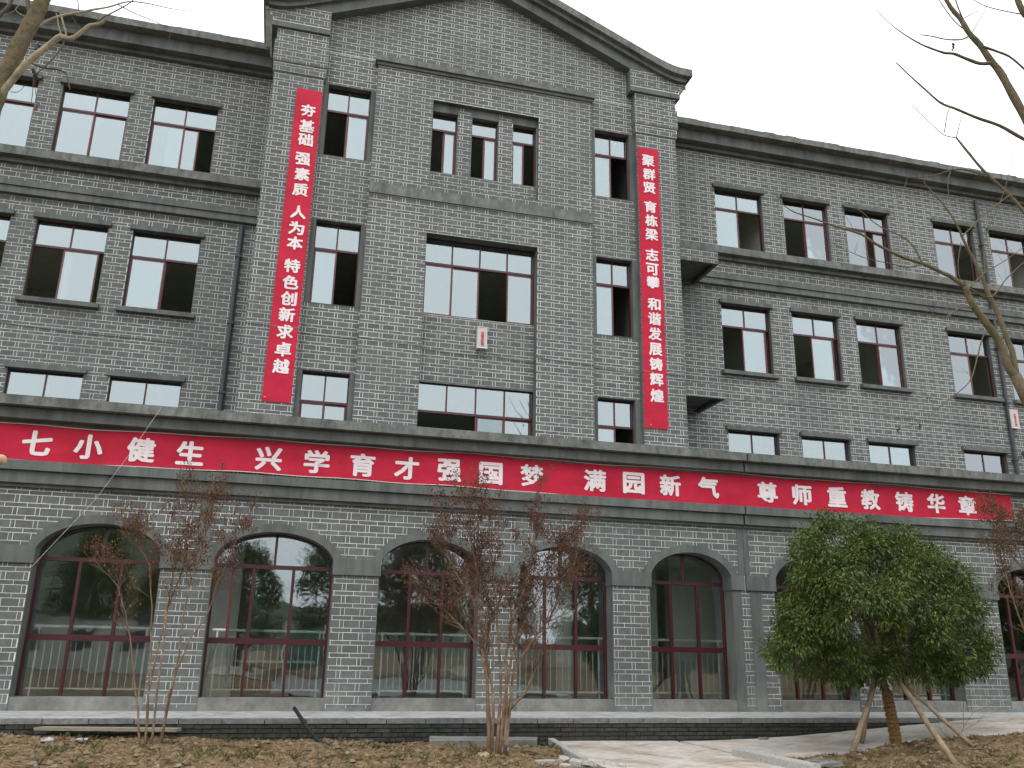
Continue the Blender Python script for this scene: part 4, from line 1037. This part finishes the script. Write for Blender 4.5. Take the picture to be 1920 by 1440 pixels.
bare_shrub('slender bare shrub with thin brown stems and wispy reddish top before the left arches', 12.9,
  [[(262,1408),(258,1330),(250,1260),(243,1190),(235,1150),(222,1100),(205,1080)],
   [(272,1408),(275,1330),(283,1230),(285,1140),(280,1060),(262,1020),(252,990)],
   [(283,1403),(295,1300),(305,1220),(312,1150),(330,1100),(345,1060),(350,1000),(350,945)],
   [(300,1398),(315,1310),(330,1260),(355,1200),(390,1150),(410,1090),(432,1040),(452,995)],
   [(301,1398),(318,1310),(335,1230),(345,1150),(360,1080),(380,1030),(392,975),(400,935)],
   [(272,1408),(278,1300),(300,1200),(318,1120),(330,1050),(335,985)]],
  .017, 1190, 1060, .34, 33, 'bare shrubs in front of the arches', 1.5, M_oldleaf, 1, 2, seedn=6, foot=(280,1405))
bare_shrub('shrub with withered brown leaves at the right edge before the last arch', 12.6,
  [[(1965,1400),(1955,1300),(1930,1200),(1900,1130),(1880,1060),(1865,1000)],
   [(1970,1400),(1965,1280),(1950,1180),(1930,1090),(1905,1020),(1885,985)],
   [(1970,1400),(1975,1270),(1965,1160),(1950,1070),(1935,1000)],
   [(1975,1400),(1990,1270),(2000,1150),(1995,1060),(1985,990)]],
  .028, 1290, 1100, .42, 44, None, 1.9, M_brownleaf, 14, 2, seedn=4, foot=(1970,1400))

# ---- propped evergreen ---------------------------------------------
base = Vector((9.40, 12.42, -1.30))
ev = thing('evergreen_tree', tuple(base), 'dense round green tree with rope wrapped trunk, propped by poles beside the paving', 'tree')
rr = random.Random(5)
tr = MB(); T = [base+Vector((0,0,-.05)), base+Vector((-.02,0,.35)), base+Vector((-.07,0,.72)), base+Vector((-.13,.02,1.05)), base+Vector((-.16,.03,1.35))]
tr.tube(T, [.066,.063,.06,.06,.065], 10); tr.build('trunk', M_bark, ev, loc=tuple(base), smooth=True)
hx_ = []; turns = 24
for i in range(turns*10+1):
    t = i/(turns*10); h = .0+.80*t; k = min(h/.72, 1.0); cx = base.x-.07*k**1.3-.0; a = 2*math.pi*i/10
    rr_ = .076-.008*t+.004*math.sin(i*1.7); hx_.append((cx+rr_*math.cos(a), base.y+rr_*math.sin(a), base.z+h+.004*math.sin(i*.9)))
rp = MB(); rp.tube(hx_, .0195, 5); rp.build('rope_wrap', M_rope2, ev, loc=tuple(base))
outl = [(1500,975),(1560,962),(1620,985),(1660,1005),(1690,990),(1740,1010),(1790,1060),(1830,1100),(1855,1180),(1862,1235),(1835,1268),(1770,1270),(1700,1262),(1640,1285),(1590,1285),(1530,1262),(1470,1262),(1432,1215),(1448,1150),(1482,1110),(1490,1040)]
crown = MB(); cc = []
lm = MB()
fork = T[-1]
K = 0
while K < 780:
    px_, py_ = rr.uniform(1425,1868), rr.uniform(958,1290)
    if not inside((px_, py_), outl): continue
    # distance to the outline decides how deep the crown is there
    dmin = min(math.hypot(px_-a, py_-b) for a, b in outl)
    dep = min(1.55, .25+dmin*.011)
    y = 12.45+(rr.choice([-1,1])*rr.uniform(.45,1)**.6 if rr.random() < .8 else rr.uniform(-1,1))*dep
    if 1575 < px_ < 1660 and 1150 < py_ < 1240 and rr.random() < .62: continue      # thin spot that shows the limbs
    s_ = noise.noise(Vector((px_*.017, py_*.019, y*1.5)))
    if s_ < -.24: continue
    c = at(px_, py_, y); cc.append(c); K += 1
    c0_ = len(crown.r); leafset(crown, c, rr.randint(60, 90), rr.uniform(.11,.21), .085, .030, rr, droop=.30, shell=.2)
    o_ = rr.random(); crown.r[c0_:] = [(o_+.38*(q-.5)) % 1 for q in crown.r[c0_:]]
crown.build('crown', M_leaf, ev, loc=(9.2,12.45,.9))
for k in range(11):
    c = rr.choice(cc); L = MB(); mid = fork.lerp(c, .5)+Vector((0,0,.12))
    pts = [fork+Vector((rr.uniform(-.03,.03),rr.uniform(-.03,.03),-.05-rr.random()*.35)), fork.lerp(mid,.5)+Vector((rr.uniform(-.06,.06),0,.1)), mid, mid.lerp(c,.6), c]
    L.tube(pts, [.045,.036,.028,.018,.008], 6); L.build('limb', M_bark, ev, loc=tuple(pts[0]), smooth=True)
tg = MB()
for c in cc[::2]:
    p0 = fork.lerp(c, rr.uniform(.45,.7))+Vector((rr.uniform(-.15,.15), rr.uniform(-.15,.15), rr.uniform(-.1,.1)))
    tg.tube([p0, p0.lerp(c,.5)+Vector((0,0,.04)), c], [.010,.007,.003], 4, cap=False)
tg.build('twigs', M_twig, ev, kind='stuff')
def pole(p, q, r, label):
    p, q = Vector(p), Vector(q); b = MB(); pts = [p.lerp(q, i/6)+Vector((.008*math.sin(i*2),0,.006*math.cos(i*3))) for i in range(7)]
    b.tube(pts, [r*(1.05-.02*i) for i in range(7)], 8)
    tag(b.build('support_pole', M_wood2, loc=tuple(p), smooth=True), label, 'pole', 'poles propping the evergreen')
top_ = base+Vector((-.10,0,1.0))
pole((8.28,11.98,-1.36), top_+Vector((-.14,-.03,.02)), .040, 'thick pale pole leaning from the left onto the evergreen trunk')
pole((9.02,12.75,-1.28), top_+Vector((-.12,.14,-.10)), .034, 'steep dark pole just left of the rope wrapped trunk, behind it')
pole((8.86,10.55,-1.33), top_+Vector((.10,-.14,.05)), .040, 'long pale pole leaning from the front right onto the evergreen trunk')
pole((10.05,11.55,-1.22), top_+Vector((.24,-.20,-.12)), .030, 'thin dark pole at the right crossing the long pale one')
# dry branch on the bed
db = MB(); tips = []
grow(db, tips, Vector((9.9,11.8,-1.18)), Vector((.9,.3,.35)), .7, .007, 2, rr); grow(db, tips, Vector((10.0,11.85,-1.18)), Vector((-.8,-.2,.2)), .4, .006, 1, rr)
tag(db.build('dry_branch', M_twig, loc=(9.9,11.8,-1.18)), 'thin dry branch lying in the tree bed right of the propped trunk', 'branch')

# ---- bare street trees near the camera -------------------------------
def limb(mb, pts, D, w0, w1, dD=0.0):
    n = len(pts); P = []
    for i, (a, b) in enumerate(pts):
        P.append(at(a, b, D+dD*i/(n-1)))
    Q = []; 
    for i in range(n-1):
        p0 = P[max(0,i-1)]; p1 = P[i]; p2 = P[i+1]; p3 = P[min(n-1,i+2)]
        for k in range(4):
            t = k/4; Q.append(.5*((2*p1)+(-p0+p2)*t+(2*p0-5*p1+4*p2-p3)*t*t+(-p0+3*p1-3*p2+p3)*t**3))
    Q.append(P[-1]); N_ = len(Q)
    dist = P[0].length; k = dist/F/2
    mb.tube(Q, [(w0+(w1-w0)*i/(N_-1))*k*(.86 if D > 7 else 1)*(1+.05*math.sin(i*1.3)) for i in range(N_)], 8 if w0 > 6 else 5)
    return Q
def side_twigs(mb, Q, rr, n, L_, r):
    for _ in range(n):
        i = rr.randint(len(Q)//4, len(Q)-2); ax = (Q[i+1]-Q[i]).normalized()
        nd = (ax*.4+Vector((rr.gauss(0,.5), rr.gauss(0,.4), rr.uniform(.1,1)))).normalized(); tips = []
        grow(mb, tips, Q[i], nd, L_*rr.uniform(.4,1), r, 0, rr, minr=.0009)
DR = 8.0
rt = thing('bare_tree', (9.6, DR, -1.35), 'leafless tree at the right edge whose slanting branches cross the right wing and the sky', 'tree', None)
rr = random.Random(12)
trk = MB(); b0 = at(1990,860,DR)
trk.tube([(b0.x+.35,DR,-1.45),(b0.x+.28,DR,-.8),(b0.x+.1,DR,0.0),tuple(b0),tuple(at(1925,745,DR)),tuple(at(1903,703,DR))], [.13,.115,.10,.09,.075,.062], 12)
trk.build('trunk', M_bark, rt, loc=(9.6,DR,-1.35), smooth=True)
R_L = [([(1905,707),(1890,687),(1877,647),(1847,603),(1823,570),(1810,537)],16,11,0),
 ([(1810,537),(1780,517),(1768,512),(1735,496),(1692,482),(1643,458),(1614,439),(1563,423),(1527,410),(1480,393),(1453,363)],9,1.2,.4),
 ([(1905,705),(1898,660),(1890,640),(1872,590),(1853,550),(1838,512),(1827,489),(1808,453),(1796,425),(1777,394),(1749,361),(1732,342)],12,1.5,.3),
 ([(1990,330),(1950,270),(1920,216),(1894,169),(1875,135),(1858,114),(1837,84),(1817,62),(1802,37),(1785,17),(1770,-8),(1755,-40)],17,6,.3),
 ([(1858,118),(1837,119),(1809,109),(1789,101),(1770,99),(1744,90),(1723,81),(1695,64),(1672,47),(1641,17)],7,.9,.5),
 ([(1817,68),(1802,74),(1776,74),(1747,68),(1725,65)],3.2,1.8,.1),
 ([(1842,87),(1871,97),(1894,107),(1920,129),(1960,165)],5,3,0),
 ([(2000,300),(1920,261),(1875,236),(1832,221),(1792,204),(1764,193),(1736,169),(1706,142),(1680,117)],7,2.0,.5),
 ([(1990,480),(1950,430),(1920,397),(1890,363),(1847,323),(1813,283),(1793,258)],9,3.5,.3),
 ([(1793,258),(1770,253),(1747,233),(1713,200),(1687,175)],2.2,.9,.2),
 ([(1847,328),(1797,317),(1747,330),(1700,333)],4,1.8,.3),
 ([(1730,496),(1700,501),(1669,494),(1617,482),(1560,456)],3.2,1,.2),
 ([(1730,494),(1713,463),(1692,444),(1647,423),(1607,390),(1584,379)],4,1,.2),
 ([(1700,333),(1697,348),(1680,372),(1643,376)],2,.8,.1),
 ([(1782,322),(1777,340),(1779,368)],2.4,1.5,0),
 ([(1862,557),(1845,556),(1820,541),(1803,531)],4,2.5,0),
 ([(1862,555),(1875,540),(1886,524),(1920,491),(1960,455)],3.5,1.2,0),
 ([(1820,538),(1846,512),(1881,491),(1920,463)],3,1.2,0),
 ([(1805,442),(1823,425),(1843,404),(1886,371),(1905,360)],3,1.5,0),
 ([(1822,577),(1800,577),(1777,593),(1753,590),(1737,573)],4,1.5,0),
 ([(1847,623),(1840,640),(1830,680),(1818,715),(1787,743),(1760,765),(1730,790),(1680,805)],3,1,-.2),
 ([(1847,512),(1845,480),(1850,440),(1875,380),(1893,320),(1910,225)],2.2,1,.1),
 ([(1802,455),(1796,500),(1803,531)],1.8,1.4,0),
 ([(1793,258),(1800,230),(1805,213)],2,1.2,0),([(1771,248),(1776,215),(1782,200)],2.2,1.6,0),
 ([(1777,593),(1775,560),(1773,545)],1.5,.8,0), ([(1732,342),(1740,330),(1750,335)],1.3,.8,0),
 ([(1802,37),(1830,22),(1836,21)],1.8,1.0,0), ([(1822,62),(1838,35),(1850,12),(1845,2)],1.6,.9,0),([(1842,84),(1848,65),(1854,48)],1.3,.8,0),
 ([(1815,60),(1790,40),(1762,2),(1750,-20)],2.2,1.5,0), ([(1805,35),(1797,15),(1790,-5)],3,2,0), ([(1925,28),(1890,22),(1850,12),(1820,-3)],2.5,1.2,.1),
 ([(1990,80),(1940,40),(1918,22),(1905,-10)],14,9,0)]
smt = MB()
for i, (pts, w0, w1, dD) in enumerate(R_L):
    if w0 >= 7:
        b = MB(); Q = limb(b, pts, DR, w0, w1, dD); b.build('branch', M_bark, rt, loc=tuple(Q[0]), smooth=True)
        side_twigs(smt, Q, rr, 5, .35, .003)
    else:
        b = MB(); Q = limb(b, pts, DR, w0, w1, dD); b.build('branch', M_twig if (pts[0][1] < 330) else M_bark, rt, loc=tuple(Q[0]))
        if w0 > 2.8: side_twigs(smt, Q, rr, 5, .32, .0022)
# two off-frame forks joining the upper branches to the trunk
fk = MB(); fk.tube([tuple(b0), tuple(at(2050,600,DR)), tuple(at(2030,450,DR)), tuple(at(1990,330,DR))], [.085,.07,.055,.047], 9)
fk.tube([tuple(at(2030,560,DR)), tuple(at(2010,520,DR)), tuple(at(1990,480,DR))], [.04,.032,.026], 8)
fk.tube([tuple(at(2040,420,DR)), tuple(at(2020,350,DR)), tuple(at(2000,300,DR))], [.03,.025,.02], 8)
fk.tube([tuple(at(2050,560,DR)), tuple(at(2060,300,DR)), tuple(at(1990,80,DR))], [.07,.055,.04], 9)
fk.build('fork', M_bark, rt, loc=tuple(b0), smooth=True)
smt.build('twigs', M_twig, rt, kind='stuff')
def pods(pts, D, par, m_, n=16, s=.012, spread=.03):
    b = MB()
    for a_, b_ in pts:
        c0 = at(a_, b_, D)
        for k in range(n):
            c = c0+Vector((rr.gauss(0,spread*.5), rr.gauss(0,spread*.5), rr.gauss(0,spread))); q = s*rr.uniform(.5,1.3)
            b.add([c+Vector(v)*q for v in ((1,0,0),(-.5,.8,0),(-.5,-.8,0),(0,0,1.6),(0,0,-1.6))], [(0,1,3),(1,2,3),(2,0,3),(1,0,4),(2,1,4),(0,2,4)])
    b.build('seed_pods', m_, par)
M_pod = mat('dark_pods', (.035,.030,.028), var=.3)
pods([(1788,84),(1788,90)], DR, rt, M_pod, 14, .010, .018); 
for q_ in [(1743,745),(1724,800),(1685,805)]: pods([q_], DR-.15, rt, M_pod, 9, .009, .02)

DL = 6.2
lt = thing('bare_tree', (-2.6, DL, -1.2), 'leafless tree at the top left corner with mossy brown trunk and pale forked branch', 'tree')
L_L = [([(-60,300),(-12,197),(0,157),(17,124),(35,87),(54,51),(70,22),(80,0),(95,-40)],29,24,0,M_bark),
 ([(-12,195),(0,179),(22,152),(44,125),(66,105),(88,88),(102,76),(115,67)],12,9,-.15,M_palebark),
 ([(115,67),(127,73),(140,69),(155,58),(168,48),(187,45),(200,35)],8,5,-.05,M_palebark),
 ([(165,50),(180,42),(195,32),(208,25),(227,15),(245,4),(256,-8)],3.5,1.5,0,M_twig),
 ([(62,52),(75,46),(88,39),(117,29),(146,24),(175,18),(204,13),(241,3),(280,7),(320,16),(363,22)],6,.9,.2,M_palebark),
 ([(222,9),(255,26),(283,37),(306,48),(320,57),(312,90)],1.8,.7,.1,M_twig),
 ([(57,118),(82,127),(111,131),(125,140),(128,155),(131,168)],3.2,1.8,0,M_twig),
 ([(120,77),(114,93),(88,122),(66,140)],2.6,1.5,0,M_twig),
 ([(68,138),(58,130),(58,128)],2,1.5,0,M_twig),([(63,140),(61,175),(58,195)],1.4,.9,0,M_twig),([(64,140),(66,165),(70,197)],1.2,.9,0,M_twig),
 ([(51,-8),(52,5),(54,18),(56,40)],7,6,0,M_bark),
 ([(124,73),(123,60),(120,50),(116,35),(114,25)],4,2.6,0,M_palebark),([(115,66),(110,50),(108,36),(105,25)],3,1.4,0,M_palebark),
 ([(-12,40),(0,28),(14,14),(25,-8)],8,5,0,M_twig),
 ([(82,46),(105,46),(125,50),(150,54),(165,52)],1.6,1.2,0,M_twig),([(48,32),(30,20),(35,10)],1.6,1,0,M_palebark),
 ([(-4,29),(15,26),(30,18)],1.8,1,0,M_palebark),([(145,-5),(147,12),(147,20)],1.8,1.3,0,M_twig),([(20,172),(35,172),(48,158)],1.2,.8,0,M_twig),
 ([(148,50),(138,36),(133,28)],1.1,.7,0,M_twig),([(88,122),(75,112),(68,106)],1.1,.9,0,M_twig)]
for i, (pts, w0, w1, dD, mm) in enumerate(L_L):
    b = MB(); Q = limb(b, pts, DL, w0, w1, dD)
    if i == 0:
        pass
    b.build('trunk' if i == 0 else 'branch', mm, lt, loc=tuple(Q[0]), smooth=w0 > 4)
lo_ = MB(); q0 = at(-60,300,DL); lo_.tube([(q0.x-.55,DL,-1.3),(q0.x-.50,DL,-.3),(q0.x-.35,DL,1.0),tuple(q0)], [.10,.09,.08,.062], 12)
lo_.build('lower_trunk', M_bark, lt, loc=(q0.x-.55,DL,-1.3), smooth=True)
ut = MB(); tp_ = []; top = at(95,-40,DL); rr2 = random.Random(4)
ut.tube([tuple(top), tuple(top+Vector((.12,.1,.8))), tuple(top+Vector((.3,.1,1.7)))], [.044,.034,.02], 9)
for k in range(9): grow(ut, tp_, top+Vector((.04,.03,.2))*(1+k*.55), Vector((rr2.uniform(-1,1), rr2.uniform(-1,1), rr2.uniform(.5,1.2))).normalized(), rr2.uniform(.7,1.2), .014, 2, rr2)
ut.build('upper_branches', M_bark, lt, loc=tuple(top))
pods([(66,140),(68,147),(62,133)], DL, lt, M_pod, 12, .007, .012); pods([(70,197),(68,204)], DL, lt, mat('red_pods', (.14,.03,.03)), 10, .006, .01); pods([(72,86),(68,92)], DL, lt, M_pod, 10, .006, .012)

# ================================================================== ACROSS THE STREET (mirrored in the glass)
rr = random.Random(77)
bc_ = MB()
for k in range(330):
    a = rr.uniform(0, 6.28); h = rr.uniform(.12, 1.0); rad = (1-.75*(h-.35)**2*2)*rr.uniform(.3,1)**.5*1.9
    leafset(bc_, Vector((rad*math.cos(a), rad*math.sin(a), 1.6+h*5.6)), 58, .50, .17, .08, rr, shell=.1)
def far_tree(x, y, s, rz, first=[None]):
    if first[0] is None:
        t = thing('tree', (x, y, -1.45), 'dark leafy tree in the row across the street, mirrored in the arched windows', 'tree', 'trees across the street')
        T_ = MB(); T_.tube([(x,y,-1.45),(x+.1,y,.5),(x,y+.05,3.5)], [.22,.17,.08], 8); T_.build('trunk', M_bark, t, loc=(x,y,-1.45))
        c = MB(); c.v = [(p[0]+x, p[1]+y, p[2]-1.45) for p in bc_.v]; c.f = bc_.f; c.r = bc_.r
        c.build('crown', M_leaf, t, loc=(x,y,-1.45)); first[0] = t
    else:
        t = first[0].copy(); col.objects.link(t)
        for ch in first[0].children:
            q = ch.copy(); col.objects.link(q); q.parent = t
    t.location = (x, y, -1.45+CZ); t.scale = (s, s, s*rr.uniform(.85,1.15)); t.rotation_euler.z = rz
x = -26
while x < 78:
    far_tree(x, -17+rr.uniform(-6,4), rr.uniform(.85,1.35), rr.uniform(0,6)); x += rr.uniform(3.0,6.2)
hl = MB(); n = 60
hv = [(-260+ 620*i/n, -150, -3) for i in range(n+1)]+[(-260+620*i/n, -190, 14+9*math.sin(i*.37)+5*math.sin(i*.9+1)) for i in range(n+1)]+[(-260+620*i/n, -260, -3) for i in range(n+1)]
hl.add(hv, [(i, i+1, n+2+i, n+1+i)[::-1] for i in range(n)]+[(n+1+i, n+2+i, 2*n+3+i, 2*n+2+i)[::-1] for i in range(n)])
h_o = hl.build('hills', mat('wooded_hill', (.07,.085,.05), var=.4, scale=.15)); h_o['kind'] = 'structure'
sd = thing('site_hut', (-9, -13, -1.4), 'pale low site hut across the street, mirrored in the left arches', 'hut')
MB().box(-12, -5, -16, -13, -1.4, 1.2).build('wall', mat('pale_panel', (.45,.44,.38)), sd); MB().box(-12.2, -4.8, -16.2, -12.8, 1.2, 1.32).build('roof', M_pipe, sd)
for i in range(3): MB().box(-11.2+2.2*i, -10.1+2.2*i, -12.99, -12.95, -.3, .7).build('window', M_pipe, sd)
nt_ = thing('green_netting', (2.5, -13, -1.4), 'green safety netting across the street, mirrored in the second arch', 'netting')
MB().box(.5, 4.5, -13.02, -13, -1.0, .9).build('net', mat('green_net', (.07,.14,.10), var=.4, scale=3, stain=(.12,.15,.12), stain_scale=1), nt_)
for i in range(4): MB().tube([(.5+2*i,-13,-1.4),(.5+2*i,-13,1.1)], .03, 6).build('post', M_steel, nt_)
for i, (x, y, s) in enumerate([(-1,-8,(1.6,1.0,.8)), (9,-9,(2.4,1.2,.9)), (17,-10,(2.0,1.3,.7))]):
    rock('soil_heap', (x, y, -1.35), s, ['small','large','low'][i]+' heap of pale soil across the street facing the school', 'soil heap', mat('heap_soil', (.27,.23,.18), var=.3, scale=5), 'soil heaps across the street', seed=60+i)

# ================================================================== PERSON pointing at the banner, only a fingertip reaches into the picture
def skinned(name, verts, edges, radii, mat_, par, loc, root=0, sub=2, xf=1.0):
    me = bpy.data.meshes.new(name); L0 = Vector((loc[0], loc[1], loc[2]+CZ))
    me.from_pydata([tuple(Vector((v[0], v[1], v[2]+CZ))-L0) for v in verts], edges, [])
    me.materials.append(mat_); o = bpy.data.objects.new(name, me); col.objects.link(o)
    o.modifiers.new('skin', 'SKIN').use_smooth_shade = True
    for i, r_ in enumerate(radii): me.skin_vertices[0].data[i].radius = (r_ if isinstance(r_, tuple) else (r_, r_)); me.skin_vertices[0].data[i].use_root = (i == root)
    sb = o.modifiers.new('sub', 'SUBSURF'); sb.levels = sub; sb.render_levels = sub
    o.parent = par; o.location = L0-Vector(par.location); return o
M_skin = mat('skin', (.52,.31,.21), rough=.5, var=.06)
M_jkt = mat('dark_jacket', (.05,.055,.07), rough=.8, var=.15); M_trs = mat('grey_trousers', (.07,.07,.075), rough=.85, var=.15)
M_hair = mat('black_hair', (.012,.011,.010), rough=.5); M_shoe = mat('black_shoe', (.015,.015,.015), rough=.4)
tip = at(17, 859, 1.45); px0 = -1.22; g0 = hbase(-1)-.06
sh = Vector((px0+.05, 1.55, -.02)); gnd = -1.30
wr = sh+(tip-sh)*.74; el = sh.lerp(wr, .52)+Vector((0,.02,-.05))
pr = thing('person', (px0, 1.6, gnd), 'person standing just outside the left edge, pointing with one finger at the red banner', 'person')
V_ = [(px0,1.72,-.50),(px0,1.72,-.22),(px0+.01,1.72,.02),(px0+.02,1.72,.12),(px0+.05,1.72,.24),(px0+.06,1.72,.34),      # pelvis..crown 0-5
      tuple(sh), tuple(el), tuple(wr),                                                                             # 6-8
      (px0,1.92,-.02),(px0-.02,1.97,-.30),(px0+.02,1.97,-.54),(px0+.03,1.96,-.62),                                 # other arm 9-12
      (px0,1.63,-.60),(px0+.01,1.62,-.98),(px0-.01,1.62,gnd+.09),(px0+.12,1.61,gnd+.04),                            # leg 13-16
      (px0,1.81,-.60),(px0+.01,1.82,-.98),(px0-.01,1.82,gnd+.09),(px0+.12,1.83,gnd+.04)]                            # leg 17-20
E_ = [(0,1),(1,2),(2,3),(3,4),(4,5),(2,6),(6,7),(7,8),(2,9),(9,10),(10,11),(11,12),(0,13),(13,14),(14,15),(15,16),(0,17),(17,18),(18,19),(19,20)]
R_ = [(.12,.10),(.12,.10),(.11,.085),.052,.085,.080,.050,.040,.027,.050,.040,.027,.030,.078,.055,.040,.035,.078,.055,.040,.035]
body = skinned('body', V_, E_, R_, M_skin, pr, (px0,1.6,gnd))
skinned('jacket', [V_[0],V_[1],V_[2],tuple(sh),tuple(el),tuple(Vector(el).lerp(wr,.92)),V_[9],V_[10],V_[11]], [(0,1),(1,2),(2,3),(3,4),(4,5),(2,6),(6,7),(7,8)], [(.150,.12),(.15,.12),(.135,.105),.066,.055,.042,.066,.056,.044], M_jkt, pr, (px0,1.6,gnd))
skinned('trousers', [V_[0],V_[13],V_[14],(V_[15][0],V_[15][1],gnd+.12),V_[17],V_[18],(V_[19][0],V_[19][1],gnd+.12)], [(0,1),(1,2),(2,3),(0,4),(4,5),(5,6)], [(.135,.11),.092,.070,.058,.092,.070,.058], M_trs, pr, (px0,1.6,gnd))
skinned('hair', [(px0+.0,1.72,.27),(px0+.01,1.72,.35),(px0+.06,1.72,.39)], [(0,1),(1,2)], [.085,.088,.070], M_hair, pr, (px0,1.6,gnd))
for yy in (1.615, 1.825):
    skinned('shoe', [(px0-.04,yy,gnd+.04),(px0+.06,yy,gnd+.045),(px0+.17,yy,gnd+.03)], [(0,1),(1,2)], [.045,.05,.038], M_shoe, pr, (px0,1.6,gnd))
ax = (tip-wr).normalized(); sd_ = ax.cross(Vector((0,0,1))).normalized(); up_ = sd_.cross(ax)
hand_o = lambda a, b, c: tuple(wr+ax*a+sd_*b+up_*c)
tl = (tip-wr).length
HV = [hand_o(-.01,0,0), hand_o(.045,0,.0), hand_o(.085,0,.004), hand_o(.085,-.022,.012), hand_o(tl*.74,-.020,.012), hand_o(tl*.88,-.014,.008), hand_o(tl-.007,-.004,.001)]
HE = [(0,1),(1,2),(2,3),(3,4),(4,5),(5,6)]
HR = [.026,(.030,.020),(.032,.018),.0115,.0102,.0095,.0080]
for b in (-.004, .013, .029):      # curled fingers
    n = len(HV); HV += [hand_o(.092,b,.008), hand_o(.118,b,-.006), hand_o(.112,b,-.030), hand_o(.090,b,-.032)]
    HE += [(2,n),(n,n+1),(n+1,n+2),(n+2,n+3)]; HR += [.0105,.0095,.009,.008]
n = len(HV); HV += [hand_o(.03,-.030,-.012), hand_o(.062,-.036,-.028), hand_o(.090,-.022,-.034)]; HE += [(1,n),(n,n+1),(n+1,n+2)]; HR += [.013,.011,.009]
skinned('hand', HV, HE, HR, M_skin, pr, tuple(wr))
fz = Vector((px0+.145, 1.72, .24))
for dy in (-.032, .032): MB().tube([tuple(fz+Vector((-.012,dy,.03))), tuple(fz+Vector((.004,dy,.03)))], .010, 8).build('eye', M_box, pr)
MB().prism([(fz.x-.01,fz.z+.03),(fz.x+.02,fz.z-.005),(fz.x-.01,fz.z-.01)], 1.71, 1.73).build('nose', M_skin, pr)
MB().box(fz.x-.008, fz.x+.004, 1.70, 1.74, fz.z-.045, fz.z-.038).build('mouth', mat('lips', (.35,.14,.12)), pr)
for dy in (-.085, .085): MB().box(px0+.03, px0+.06, 1.72+dy-.008, 1.72+dy+.008, .21, .26).build('ear', M_skin, pr)
